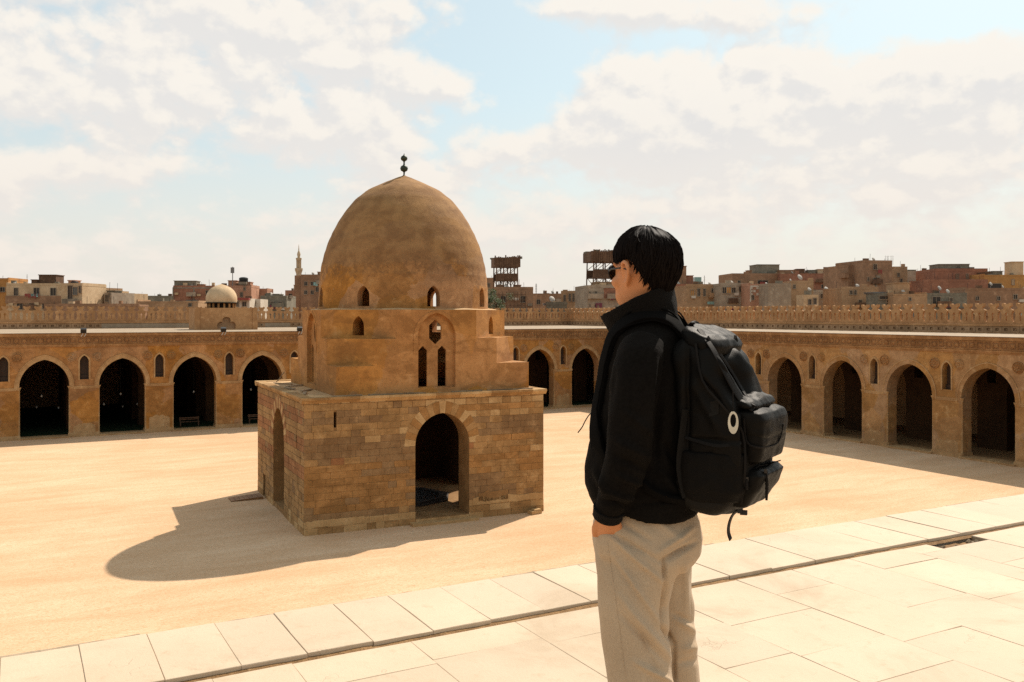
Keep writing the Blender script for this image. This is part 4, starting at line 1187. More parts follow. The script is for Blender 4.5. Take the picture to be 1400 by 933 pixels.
m.obj('dome', 'cream_wall', pv)

# ---------------------------------------------------------------- the city beyond
def sgn(px, d):            # position on the ground and heading for something seen at px, d metres off
    p = ray(px, HORY, d); return p.x, p.y, HEAD - R(90)
def zat(py, d): return CAMZ + (HORY - py) / FPX * d
BLD = []
def dish_mesh():
    m = MB(); m.lathe([(.01, .16), (.4, .11), (.75, .03), (1, -.10), (.97, -.14), (.7, -.02), (.01, .1)], 14, cap=False)
    q = MB(); rot = Matrix.Rotation(R(62), 3, 'X'); q.v = [tuple(rot @ Vector(v)) for v in m.v]; q.f, q.m = m.f, m.m
    p = MB(); p.tube([(0, .05, -2.4), (0, .05, 0)], .09, 5); p.tube([(0, 0, -.7), (0, -.9, -.3)], .06, 4)
    return q.mesh('reflector', 'dish_pale'), p.mesh('mast', 'metal_grey')
DM = dish_mesh()
def small_dish(label, loc, r, turn):
    t = thing('satellite_dish', label, 'satellite dish', tuple(loc), HEAD - R(90) + turn, 'satellite dishes on the roofs')
    link('reflector', DM[0], t, scale=(r, r, r)); link('mast', DM[1], t, scale=(r, r, r))
def window_mesh(wd, ht, pane, frame):
    m = MB(); d = .16
    m.b6(-wd / 2 - .1, wd / 2 + .1, -d, .02, -ht / 2 - .1, -ht / 2); m.b6(-wd / 2 - .1, wd / 2 + .1, -d + .05, .02, ht / 2, ht / 2 + .08)
    m.b6(-wd / 2 - .08, -wd / 2, -d + .052, .02, -ht / 2, ht / 2); m.b6(wd / 2, wd / 2 + .08, -d + .052, .02, -ht / 2, ht / 2)
    if wd < 3: m.b6(-.03, .03, -.04, .02, -ht / 2, ht / 2)
    p = MB(); p.b6(-wd / 2, wd / 2, -.012, .02, -ht / 2, ht / 2)
    return m.mesh('window', frame, 0), p.mesh('pane', pane, 0)
def put_window(ms, root, loc):
    o = link('window', ms[0], root, loc); link('pane', ms[1], o)
def building(name, label, px0, px1, ytop, d, wall, thick=9.0, rot=0.0, wins=(), roofs=(), kind='', cat='building', pane='window_dark', low=0.0, group='city buildings beyond the crenellated walls'):
    """px0..px1 and ytop as seen, d metres away along the view; wins: px, py, width, height in picture pixels"""
    s = d / FPX; pc = (px0 + px1) / 2
    x, y, h = sgn(pc, d)
    root = thing(name, label, cat, (x, y, -.02), h + R(rot), group)
    W = (px1 - px0) * s / max(.5, math.cos(R(rot))); H = zat(ytop, d)
    q = random.Random(int(px0 * 7 + ytop))
    m = MB()
    m.b6(-W / 2, W / 2, 0, thick, 0, H)
    m.obj('wall', wall, root, sharp=0)
    m = MB()       # parapet
    t = .22
    if W > 3:
        for a, b, c, e in ((-W / 2, W / 2, -.03, t), (-W / 2, W / 2, thick - t, thick + .03), (-W / 2 - .03, -W / 2 + t, t, thick - t), (W / 2 - t, W / 2 + .03, t, thick - t)):
            m.b6(a, b, c, e, H + .002, H + .35 + q.uniform(-.1, .25))
        m.obj('parapet', wall, root, sharp=0)
    z_lo = 11.2
    if kind == 'frame':       # bare concrete frame with brick infill
        z = H
        while z > 8:
            mm = MB(); mm.b6(-W / 2 - .03, W / 2 + .03, -.06, .1, z - .28, z); mm.obj('floor_slab', 'concrete_grey', root, sharp=0); z -= 3.0
        n = max(2, int(W / 3.4))
        for i in range(n + 1):
            xx = -W / 2 + W * i / n
            mm = MB(); mm.b6(xx - .14, xx + .14, -.045, .1, 8, H - .01); mm.obj('column', 'concrete_grey', root, sharp=0)
    for wi in wins:
        px, py, ww, wh = wi[:4]
        xw = (px - pc) * s / max(.5, math.cos(R(rot)))
        put_window(window_mesh(ww * s, wh * s, wi[4] if len(wi) > 4 else pane, 'concrete_grey' if kind else 'grey_wall'), root, (xw, -.015, zat(py, d)))
    if not wins and kind != 'blank':
        n = max(1, int(W / 3.2)); wm = window_mesh(.9, 1.2, pane, 'grey_wall')
        z = H - 1.9
        while z > 9.0:
            for i in range(n):
                if q.random() < .72: put_window(wm, root, (-W / 2 + W * (i + .5) / n + q.uniform(-.2, .2), -.015, z))
            z -= 3.0
    for r in roofs:
        rx0, rx1, ry, mat = r[:4]
        a, b = (rx0 - pc) * s, (rx1 - pc) * s
        zz = zat(ry, d)
        mm = MB(); dep = r[4] if len(r) > 4 else 2.5
        off = .6 + q.random() * 1.2
        mm.b6(a, b, off, off + dep, H - .05, zz); mm.b6(a - .12, b + .12, off - .12, off + dep + .12, zz + .002, zz + .14)
        mm.obj('roof_hut', mat, root, sharp=0)
    # what piles up on a Cairo roof: broken wall ends, rods, bundles
    for i in range(int(W / 1.5)):
        xx = q.uniform(-W / 2 + .4, W / 2 - .4)
        mm = MB()
        if q.random() < .5: mm.b6(xx - .25, xx + q.uniform(.2, .9), .4, 1.0, H - .02, H + q.uniform(.4, 1.1)); mt = q.choice([wall, 'slate_wall', 'old_timber', 'cream_wall'])
        else: mm.tube([(xx, .5, H), (xx + q.uniform(-.1, .1), .5, H + q.uniform(.8, 2.0))], .03, 5); mt = 'black_iron'
        mm.obj('roof_clutter', mt, root, sharp=0)
    if kind != 'blank' and W > 3.5:
        for i in range(1 + int(W / 7)):          # balconies, lean-tos and air conditioners on the front
            xx = q.uniform(-W / 2 + 1.0, W / 2 - 1.0); zb = H - q.choice([1.9, 3.1, 4.4]); wb = q.uniform(.8, 1.5)
            mm = MB(); mm.b6(xx - wb, xx + wb, -.75, .02, zb - .12, zb); mm.b6(xx - wb, xx + wb, -.75, -.68, zb + .002, zb + .8)
            mm.obj('balcony', q.choice([wall, 'concrete_grey', 'old_timber', 'grey_wall']), root, sharp=0)
        for i in range(int(W / 4)):
            xx = q.uniform(-W / 2 + .6, W / 2 - .6); zb = H - q.uniform(1.0, 4.5)
            mm = MB(); mm.b6(xx - .4, xx + .4, -.38, .02, zb - .25, zb + .25); mm.obj('air_conditioner', q.choice(['cream_wall', 'white_wall', 'concrete_grey']), root, sharp=0)
    if kind != 'blank' and W > 5:
        for i in range(1 + int(W / 9)):           # washing hung out under the windows
            xx = q.uniform(-W / 2 + 1, W / 2 - 2.2); zb = H - q.choice([1.6, 2.8, 4.1]); mm = MB(); xo = xx
            mt = q.choice(['white_wall', 'red_awning', 'magenta_cloth', 'cream_wall', 'shutter_grey', 'glass_green'])
            for j in range(q.randint(2, 5)):
                wv_ = q.uniform(.25, .6); mm.b6(xo, xo + wv_, -.62, -.59, zb - q.uniform(.4, .95), zb); xo += wv_ + .06
            mm.obj('laundry', mt, root, sharp=0)
        rx_ = q.uniform(-W / 2 + .6, W / 2 - .6)
        pw_ = Matrix.Rotation(h + R(rot), 3, 'Z') @ Vector((rx_, .9, H + .7)) + root.location
        small_dish('small dish on the roof of the ' + ' '.join(label.split()[:8]).rstrip(','), pw_, q.uniform(.32, .55), q.uniform(.1, .9))
    BLD.append(root)
    return root, s, H, W
G = 'building'
# left of the domed pavilion
building('orange_house', 'orange and yellow rendered house cut by the left edge of the picture', -30, 10, 383, 175, 'orange_wall', 9, 6, ((3, 396, 6, 6),), ((-24, 9, 381, 'concrete_grey'),))
r_ = building('terrace_house', 'long pale block with three upper windows over a brown lower storey, far left', 10, 83, 390, 168, 'cream_wall', 10, 4, ((23, 399, 5, 10), (50, 399, 7, 10), (72, 399, 7, 10), (28, 419, 7, 8), (44, 419, 6, 8), (62, 417, 8, 10)), ((48, 71, 376, 'old_timber', 3.5), (41, 48, 383, 'old_timber')))
m = MB(); m.b6(-r_[3] / 2 - .05, r_[3] / 2 + .05, -.25, .04, zat(415, 168), zat(404.5, 168)); m.obj('lower_storey', 'brick_brown', r_[0], sharp=0)
building('stair_tower_house', 'narrow cream tower house with a dark central slot and a black tank on top', 83, 113, 391, 160, 'cream_wall', 8, -5, ((96, 401, 6, 21, 'window_brown'), (96, 419, 5, 10), (103, 398, 6, 10, 'shutter_grey'), (110, 396, 2.5, 9)), ((85, 94, 383.5, 'brick_pink', 2),))
building('brown_flats', 'brown apartment house with two columns of dark windows beside the cream tower', 113, 129, 393, 172, 'tan_wall', 8, -16, ((120, 400, 3.5, 9), (125, 402, 3, 9), (120, 415, 3.5, 8), (125, 415, 3, 8)))
building('corner_house', 'cream house with one tall window and a small black tank, left hand row', 129, 142, 397, 168, 'cream_wall', 8, -10, ((135, 406, 5, 11, 'ochre_wall'), (135, 405, 3, 9)))
building('balcony_house', 'house with a grey jutting balcony box, next to the cream yellow house', 142, 153, 400, 166, 'grey_wall', 7, -12, ((146, 408, 4, 9), (150, 404, 2, 6)), ((140, 153, 398, 'slate_wall', 2),))
building('yellow_house', 'cream yellow house with two ochre shutters, right end of the left row', 152, 171, 401, 170, 'cream_wall', 7, -14, ((157, 408, 3.5, 9, 'ochre_wall'), (165, 408, 3.5, 9, 'ochre_wall')))
building('far_wall_house', 'low dark flat roofed house hung with magenta cloth, left of the red brick block', 171, 239, 406.5, 260, 'slate_wall', 8, 0, ((181, 412, 7, 7, 'magenta_cloth'), (189, 413, 4, 5, 'red_awning'), (200, 412, 5, 5), (220, 412, 5, 5)))
building('low_store', 'low tan stone store with a small cream hut, left of the pavilion', 186, 271, 414, 155, 'tan_wall', 6, 0, ((260, 417, 4, 4),), ((249, 269, 412.5, 'cream_wall', 3),), 'blank')
building('red_brick_block', 'unfinished red brick block in a concrete frame, left of the small pale dome', 238, 292, 393, 200, 'brick_red', 11, 7, ((283, 400, 4, 5),), ((238, 267, 384.5, 'slate_wall', 4), (268, 276, 389, 'brick_brown', 2)), 'frame')
building('pink_twin_house', 'pinkish brick house with two roof towers, behind the right side of the small pale dome', 296, 343, 393, 205, 'brick_pink', 10, 5, ((305, 398, 4, 6), (317, 400, 3.5, 6), (334, 394, 2.5, 6), (330, 403, 3, 6)), ((311, 322, 384, 'brick_pink', 3), (326, 341, 386, 'brick_pink', 3)))
building('pink_wall_house', 'plain pink house between the twin towers and the grey sheds', 342, 365, 397.5, 215, 'brick_pink', 7, 3, (), (), 'blank')
r_ = building('white_house', 'small white house under a red awning, right of the little dome', 320, 341, 408, 165, 'white_wall', 6, 4, ((334, 416, 5, 6), (325, 416, 3, 7)))
m = MB(); m.b6(-.7, r_[3] / 2 + .1, -1.1, .05, zat(410.5, 165), zat(407.5, 165)); m.obj('awning', 'red_awning', r_[0], sharp=0)
building('white_annex', 'white square annex with one green grey window, right of the red awning', 340, 356, 409, 170, 'white_wall', 6, 2, ((347, 415, 5, 5, 'shutter_grey'),))
building('grey_sheds', 'dark grey jumble of roof sheds between the white annex and the minaret', 356, 392, 407, 190, 'slate_wall', 8, 0, ((363, 416, 4, 5), (372, 416, 4, 6), (383, 416, 5, 6)), ((360, 379, 402.5, 'slate_wall', 4), (381, 394, 405, 'concrete_grey', 3)))
building('small_pink_house', 'small pink brick house immediately left of the minaret shaft', 390, 405, 397, 230, 'brick_pink', 7, 4, ((397, 404, 4, 4),), ((400, 404, 390, 'cream_wall', 1.5),))
building('dark_block', 'tall dark brown block between the minaret and the big dome', 411, 446, 377.5, 225, 'brick_brown', 12, -4, ((418, 388, 4, 5), (427, 388, 4, 5), (418, 400, 4, 5), (427, 400, 4, 5), (434, 396, 4, 6)), ((432, 440, 372, 'brick_brown', 3),))
# minaret
d = 228; x, y, h = sgn(408.5, d); s = d / FPX
mt = thing('minaret', 'slender cream minaret with a balcony on a square brown shaft, left of the dome', 'minaret', (x, y, 0), h)
zz = lambda py: zat(py, d)
m = MB(); m.b6(-4.6 * s, 4.6 * s, -4.6 * s, 4.6 * s, 0, zz(377)); m.obj('square_shaft', 'brick_brown', mt, sharp=0)
m = MB(); m.lathe([(3.6 * s, zz(377.2)), (3.8 * s, zz(374)), (5.2 * s, zz(370)), (5.4 * s, zz(369)), (5.4 * s, zz(367)), (5.1 * s, zz(367)), (5.1 * s, zz(368.4)), (2.2 * s, zz(368.4))], 8, cap=True); m.obj('balcony', 'minaret_cream', mt, sharp=20)
m = MB(); m.lathe([(1.6 * s, zz(368.6)), (1.6 * s, zz(356))], 8); m.obj('inner_shaft', 'minaret_cream', mt, sharp=20)
for i in range(8):
    a = R(22.5 + 45 * i); m = MB(); m.lathe([(.55 * s, zz(368.5)), (.45 * s, zz(362)), (.55 * s, zz(356.5))], 6, (2.9 * s * math.cos(a), 2.9 * s * math.sin(a), 0)); m.obj('column', 'minaret_cream', mt, sharp=40)
m = MB(); m.lathe([(3.4 * s, zz(356.4)), (4.0 * s, zz(354.5)), (4.0 * s, zz(353)), (2.0 * s, zz(352.8)), (1.8 * s, zz(351)), (2.4 * s, zz(348.5)), (2.2 * s, zz(346.5)), (1.0 * s, zz(343.5)), (.5 * s, zz(342)), (.8 * s, zz(340.8)), (.5 * s, zz(339.6)), (.35 * s, zz(337)), (.05 * s, zz(334))], 12); m.obj('bulb_finial', 'minaret_cream', mt)
# between the big dome and the walker
building('brown_house', 'brown house edge close beside the big dome on its right', 655, 675, 382, 200, 'brick_brown', 10, 0, ((668, 390, 3, 5), (671, 402, 3, 5)))
building('scaffold_house', 'brown half built house hung with scaffolding, under the left pigeon tower', 676, 729, 396, 175, 'brick_brown', 10, 3, (), ((704, 713, 390, 'brick_brown', 3), (713, 728, 394, 'brick_pink', 3)))
sh, s, H, W = BLD[-1], 175 / FPX, zat(396, 175), 0
for i in range(9):
    m = MB(); xx = (-26 + 5.2 * i) * s; m.tube([(xx, -.7, 8), (xx, -.7, H - .4)], .05, 5); m.obj('scaffold_pole', 'old_timber', sh, sharp=0)
for i in range(4):
    m = MB(); zq = H - 1.0 - i * 1.05; m.tube([(-26 * s, -.76, zq), (16 * s, -.76, zq)], .05, 5); m.obj('scaffold_rail', 'old_timber', sh, sharp=0)
building('long_brown_house', 'long low dark brown row behind the corner of the crenellated walls', 725, 806, 403, 235, 'brick_brown', 9, 2)
building('striped_house', 'tan house with narrow upright windows, left of the orange tan house', 767, 787, 401, 190, 'tan_wall', 8, -6, ((772, 408, 2.5, 9), (779, 407, 2.5, 10), (784, 407, 2.5, 11)))
building('orange_tan_house', 'orange tan plain house below the second pigeon tower', 785, 804, 397.5, 192, 'ochre_wall', 8, -6, ((799, 404, 3, 5),))
building('canopy_shed', 'low shed with a wide grey tin canopy just above the corner of the walls', 747, 775, 417, 178, 'slate_wall', 4, 0, (), ((744, 776, 415.5, 'metal_grey', 4),), 'blank')
building('grey_corner_house', 'grey plastered house with a red brick panel, seen just left of the walker\'s face', 803, 876, 393.5, 165, 'grey_wall', 11, 8, ((806, 401, 2, 4), (814, 401, 2.5, 5), (806, 418, 2, 4), (814, 418, 2.5, 4), (838, 401, 26, 14, 'brick_red')), ((817, 850, 386, 'tan_wall', 4),))
def pigeon(label, px0, px1, ytop, ybox, ybot, d):
    pc = (px0 + px1) / 2; x, y, h = sgn(pc, d); s = d / FPX
    t = thing('pigeon_tower', label, 'pigeon loft', (x, y, zat(ybot, d) - .4), h + .15, 'timber pigeon lofts on the roofs')
    o = zat(ybot, d) - .4; Z = lambda py: zat(py, d) - o
    hw = (px1 - px0) / 2 * s
    m = MB()
    m.b6(-hw, hw, -hw, hw, Z(ybox), Z(ytop + 1.5)); m.obj('loft_box', 'old_timber', t, sharp=0)
    n = int(2 * hw / .34)
    for i in range(n):
        m = MB(); xx = -hw + 2 * hw * (i + .5) / n; m.b6(xx - .13, xx + .13, -hw - .07, -hw - .005, Z(ybox) - .1 + rng.uniform(-.25, .15), Z(ytop) + rng.uniform(-.25, .25)); m.obj('plank', 'old_timber', t, sharp=0)
    m = MB()
    for i in range(14): m.box((rng.uniform(-hw, hw), rng.uniform(-hw, hw), Z(ytop + 1.4)), (rng.uniform(.3, .9), rng.uniform(.3, .9), rng.uniform(.2, .6)), 0, rng.random())
    m.obj('roof_clutter', 'slate_wall', t, sharp=0)
    hi = hw * .80
    for sx in (-1, -.33, .33, 1):
        for sy in (-1, 1):
            m = MB(); m.tube([(sx * hi * 1.05, sy * hi, 0), (sx * hi, sy * hi, Z(ybox) + .1)], .12, 6); m.obj('post', 'old_timber', t, sharp=0)
    zm = Z(ybox + (ybot - ybox) * .30); zm2 = Z(ybox + (ybot - ybox) * .62)
    m = MB(); m.b6(-hi - .1, hi + .1, -hi, -hi + .08, zm2, zm); m.obj('rail_panel', 'old_timber', t, sharp=0)
    m = MB(); m.b6(-hi, hi, hi - .08, hi, zm2, zm); m.obj('rail_panel', 'old_timber', t, sharp=0)
    m = MB(); m.b6(-hi, hi, -hi, hi, zm2 - .12, zm2); m.obj('platform', 'old_timber', t, sharp=0)
    for a in range(3):
        for sy in (-1, 1):
            x0_, x1_ = -hi + 2 * hi * a / 3, -hi + 2 * hi * (a + 1) / 3
            m = MB(); m.tube([(x0_, sy * hi, 0), (x1_, sy * hi, zm2)], .06, 5); m.tube([(x1_, sy * hi, 0), (x0_, sy * hi, zm2)], .06, 5)
            m.tube([(x0_, sy * hi, zm), (x1_, sy * hi, Z(ybox))], .06, 5); m.obj('brace', 'old_timber', t, sharp=0)
pigeon('timber pigeon loft on trestle legs against the sky right of the dome', 673.5, 709, 352, 366, 395, 178)
pigeon('larger timber pigeon loft beside the walker\'s sunglasses', 802, 850, 344, 359, 393, 172)
# right of the walker
building('red_cube_house', 'red brick cube house just right of the walker\'s hair', 912, 950, 392, 190, 'brick_red', 9, 0, ((933, 395, 3, 4),), ((924, 940, 364, 'brick_brown', 5), (928, 950, 377, 'brick_red', 6)))
building('glass_hut', 'little greenish glass hut on top of the tan row right of the walker\'s hair', 950, 959, 379, 196, 'glass_green', 3, 0, (), (), 'blank')
building('tan_row', 'tan house row with four dark doorways, right of the walker\'s collar', 938, 984, 392.5, 172, 'tan_wall', 8, 6, ((955, 400, 3.5, 10), (963, 400, 3, 10), (975, 400, 4, 11), (946, 401, 5, 8, 'ochre_wall')), (), '')
building('open_loggia_house', 'grey tan house with an open upper loggia between the tan row and the white lattice', 984, 1026, 391, 168, 'grey_wall', 8, 4, ((990, 397, 5, 8), (996, 397, 6, 8, 'ochre_wall'), (1003, 397, 5, 7), (1013, 396, 5, 8), (1021, 396, 6, 8)), ())
r_ = building('lattice_house', 'brick house front crossed by a white lattice of bars and blocks', 1025, 1051, 391, 163, 'brick_pink', 6, 3, ((1029, 407, 3, 6),), (), '')
for i in range(5):
    for j in range(3):
        if (i + j) % 2 == 0 or i == 0:
            m = MB(); m.box(((-11 + 4.2 * i) * 163 / FPX, -.06, zat(394 + 4.2 * j, 163)), (.42, .12, .42), 0); m.obj('white_block', 'white_wall', r_[0], sharp=0)
m = MB(); m.b6(-12.5 * 163 / FPX, 11 * 163 / FPX, -.12, .02, zat(392.5, 163), zat(390.6, 163)); m.b6(-12.8 * 163 / FPX, -11.6 * 163 / FPX, -.12, .02, zat(413, 163), zat(392.6, 163)); m.obj('white_frame', 'white_wall', r_[0], sharp=0)
building('big_brick_block', 'broad reddish brown block with a grey hut on its roof, right of the lattice', 1001, 1070, 377, 230, 'brick_brown', 12, 4, ((1043, 386, 14, 5), (1010, 386, 4, 4)), ((1037, 1068, 362, 'slate_wall', 6), (1025, 1030, 370, 'brick_brown', 2), (1042, 1066, 370, 'concrete_grey', 7)), '')
building('long_brick_wing', 'long red brick wing joining the broad block on its right', 1068, 1146, 375.5, 226, 'brick_red', 12, -6, ((1125, 392, 5, 5), (1090, 390, 5, 5)), ((1068, 1090, 369.5, 'brick_brown', 5), (1091, 1102, 368, 'old_timber', 3), (1106, 1117, 369.5, 'slate_wall', 3), (1119, 1131, 368.5, 'cream_wall', 3)), '')
building('grey_blank_house', 'blank grey plastered house with a dark drainpipe on its right corner', 1050, 1082, 391, 158, 'grey_wall', 8, 3, (), (), 'blank')
building('dish_house', 'grey tan house with satellite dishes on its roof, right of the dark drainpipe', 1082, 1112, 387, 162, 'tan_wall', 8, -2, ((1086, 392, 3, 5), (1092, 411, 4, 6), (1103, 412, 3, 6)), ())
building('pale_shed', 'small pale rendered shed with one dark doorway below the satellite dishes', 1099, 1119, 403, 150, 'cream_wall', 4, 0, ((1107, 413, 4, 7), (1114, 412, 4, 8)), (), '')
building('brown_grey_house', 'low brown grey house between the pale shed and the tall brown block', 1116, 1154, 400, 172, 'grey_wall', 7, 0, ((1124, 405, 4, 6), (1136, 404, 4, 5), (1147, 406, 4, 4)), ((1118, 1128, 397, 'slate_wall', 2), (1132, 1142, 398, 'old_timber', 2)))
building('tall_brown_block', 'tallest brown block on the right, a white curtain in its window', 1180, 1221, 358.5, 188, 'brick_brown', 12, 8, ((1196, 365, 5, 7, 'window_brown'), (1196, 386, 4.5, 11), (1186, 382, 2, 5), (1196, 389, 3.5, 6, 'white_wall')), (), '')
building('stepped_brown_block', 'lower brown wing with a jutting balcony, left of the tall brown block', 1159, 1182, 365, 192, 'brick_brown', 11, 8, ((1168, 376, 3, 6), (1176, 371, 2.5, 4), (1175, 390, 4, 6)), (), '')
bw = BLD[-1]; s = 192 / FPX
m = MB(); m.b6(-17 * s, -11.4 * s, -.3, 3.0, zat(380, 192), zat(373, 192)); m.obj('balcony', 'brick_brown', bw, sharp=0)
building('row_house_low', 'low tan house row in front of the tall brown block', 1150, 1202, 396, 160, 'tan_wall', 8, 4, ((1163, 400, 3.5, 5), (1169, 400, 3, 6), (1176, 413, 4, 5), (1190, 404, 4, 5)), ())
building('tin_shed', 'dark corrugated shed with shelves of junk, in front of the tall brown block', 1200, 1223, 401, 152, 'slate_wall', 5, 0, ((1211, 407, 18, 4), (1216, 412, 8, 3)), ((1199, 1224, 400, 'metal_grey', 4),), '')
building('tan_step_house', 'tan house stepping down on the right of the tall brown block', 1221, 1241, 367.5, 200, 'tan_wall', 10, 6, ((1232, 384, 3, 5), (1228, 376, 3, 5)), ((1222, 1231, 365.5, 'ochre_wall', 3),))
building('grey_long_house', 'long grey brown house with a black garage mouth, left of the red brick house', 1240, 1284, 372, 210, 'grey_wall', 10, 3, ((1258, 400, 10, 9), (1258, 386, 13, 2.5), (1272, 382, 4, 6)), ((1236, 1254, 369.5, 'slate_wall', 3),), '')
building('low_tan_wall_house', 'low tan yard building directly over the merlons left of the red brick house', 1221, 1268, 404, 150, 'tan_wall', 5, 2, ((1244, 409, 3, 4),), ((1232, 1250, 387, 'tan_wall', 4),), '')
building('red_brick_house', 'bright red brick house crowned by a concrete hut, right end of skyline', 1280, 1349, 371, 192, 'brick_red', 11, -4, ((1309, 378, 3, 6, 'brick_brown'), (1322, 378, 2, 6, 'brick_brown')), ((1286, 1327, 361.5, 'slate_wall', 5),), 'blank')
building('red_brick_annex', 'lower red brick annex in front of the bright red house', 1263, 1350, 385.5, 182, 'brick_red', 7, -2, (), (), 'blank')
building('grey_annex', 'low grey house with a black square window at the right, above the merlons', 1265, 1322, 403.5, 158, 'slate_wall', 6, 0, ((1280, 411, 11, 10), (1300, 410, 4, 5)), (), '')
building('ochre_house', 'ochre house with a long dark opening at the right end of the skyline', 1347, 1430, 377.5, 185, 'ochre_wall', 10, -3, ((1359, 391, 20, 6), (1385, 386, 3, 7, 'cream_wall')), ((1388, 1404, 358, 'cream_wall', 3), (1362, 1375, 371, 'slate_wall', 3), (1348, 1358, 372.5, 'old_timber', 3)), '')
building('brown_yard_house', 'low brown yard building at the right edge in front of the ochre house', 1320, 1420, 397, 160, 'brick_brown', 7, 0, ((1336, 408, 4, 5), (1365, 408, 4, 5), (1388, 406, 5, 6)), (), '')
building('far_brown_row', 'distant brown roofs filling the gap left of the tall brown block', 1140, 1165, 394, 280, 'slate_wall', 8, 0)
building('back_row_house', 'plain brown back row seen through the gaps between the left merlons', 60, 190, 419, 150, 'brick_brown', 4, 0, (), (), 'blank')
# dishes, tanks, masts: each stands on a roof of its own
def dish(label, px, py, d, r):
    p = ray(px, py, d); s = d / FPX
    t = thing('satellite_dish', label, 'satellite dish', (p.x, p.y, p.z - r * s * 1.3), HEAD - R(90) + .5, 'satellite dishes on the roofs')
    m = MB(); R_ = r * s
    m.lathe([(.01, .16 * R_), (.4 * R_, .11 * R_), (.75 * R_, .03 * R_), (R_, -.10 * R_), (.97 * R_, -.14 * R_), (.7 * R_, -.02 * R_), (.01, .1 * R_)], 20, cap=False)
    q = MB(); rot = Matrix.Rotation(R(62), 3, 'X'); q.v = [tuple(rot @ Vector(v) + Vector((0, 0, R_ * 1.3))) for v in m.v]; q.f, q.m = m.f, m.m
    q.obj('reflector', 'dish_pale', t)
    m = MB(); m.tube([(0, .1, -1.4), (0, .1, R_ * 1.3)], .05, 6); m.obj('mast', 'metal_grey', t)
    m = MB(); m.tube([(0, 0, R_ * .5), (0, -.9 * R_, R_ * .9)], .035, 5); m.obj('feed_arm', 'metal_grey', t)
dish('pale satellite dish low among the dark row near the corner of the walls', 755, 409, 180, 4.5)
dish('large pale satellite dish standing on the house right of the drainpipe', 1094, 379, 163, 4.2)
dish('small pale dish on the parapet left of the large one', 1081, 383, 163, 1.8)
dish('round dish on the wall below the long brick wing', 1107, 396, 160, 3.2)
dish('pale dish against the red brick annex wall', 1285, 394, 170, 3.4)
dish('pale dish by the dark opening of the ochre house', 1355, 388, 180, 2.8)
dish('small dish on the roof of the long pale block at far left', 20, 387, 168, 1.6)
dish('dish beside the white lattice', 1048, 388, 162, 2.0)
def tank(label, px, py, d, w, hgt):
    p = ray(px, py, d); s = d / FPX
    t = thing('water_tank', label, 'water tank', (p.x, p.y, p.z - .1), HEAD, 'black water tanks on the roofs')
    a, b = w * s / 2, hgt * s
    m = MB(); m.lathe([(a * .96, .15), (a, .25), (a, b * .4), (a * .97, b * .42), (a, b * .44), (a, b * .8), (a * .7, b * .95), (a * .25, b), (.01, b)], 16); m.obj('tank', 'black_tank', t)
    m = MB(); m.b6(-a * .9, a * .9, -a * .9, a * .9, -.5, .15); m.obj('stand', 'concrete_grey', t, sharp=0)
tank('wide black water tank on the cream tower house at left', 102, 391, 162, 10, 7)
tank('small black tank on the cream corner house at left', 133, 396, 168, 4, 4)
tank('black water tank on the right tower of the pinkish house', 333, 386, 206, 12, 7.5)
def mast(label, px, y0, y1, d, arms=3, r=.06, spread=3.0):
    p = ray(px, y1, d); s = d / FPX; h = (y1 - y0) * s
    t = thing('antenna_mast', label, 'antenna', (p.x, p.y, p.z - 1.0), HEAD - R(90), 'antennas and masts on the roofs')
    m = MB(); m.tube([(0, 0, 0), (0, 0, h + 1)], r, 6); m.obj('pole', 'metal_grey', t)
    m = MB()
    for i in range(arms): z = h + 1 - .4 - i * h * .14; m.tube([(-spread * s / 2, 0, z), (spread * s / 2, .1, z)], r * .6, 5)
    m.obj('crossbar', 'metal_grey', t)
    return t, h, s
mast('thin lattice mast on the skyline right of the left pigeon loft', 733, 388, 403, 235, 5, .09, 3)
mast('short antenna on the dark row left of the orange tan house', 744, 397, 404, 235, 2, .06, 3)
mast('forked antenna on the tan row right of the walker', 963, 377, 392, 175, 3, .05, 4)
t, h, s = mast('telecom mast with two white panels above the small pale dome', 318, 365, 386, 205, 2, .09, 4)
for q in (-1.5, 0, 1.5):
    m = MB(); m.box((q * s, -.1, h + .2), (.30, .18, 1.3)); m.obj('panel_antenna', 'metal_grey', t, sharp=0)
mast('thin rod antenna on the pale block at far left', 26, 381, 390, 170, 1, .04, 2)
mast('tall thin rod by the brown roof hut at far left', 73, 380, 391, 170, 1, .05, 1)
mast('second rod antenna left of the brown roof hut', 37, 375, 390, 170, 2, .035, 2)
fr = thing('roof_antenna', 'steel frame of thin rods on the roof of the tallest brown block', 'antenna', tuple(ray(1215, 359, 190)), HEAD - R(90))
for xx in (-.7, -.1, .5, .9):
    m = MB(); m.tube([(xx, 0, -.5), (xx, 0, 1.4)], .03, 5); m.obj('rod', 'metal_grey', fr)
m = MB(); m.tube([(-.8, 0, 1.3), (1.0, 0, 1.3)], .03, 5); m.tube([(-.8, 0, .7), (1.0, 0, .7)], .03, 5); m.obj('crossbar', 'metal_grey', fr)
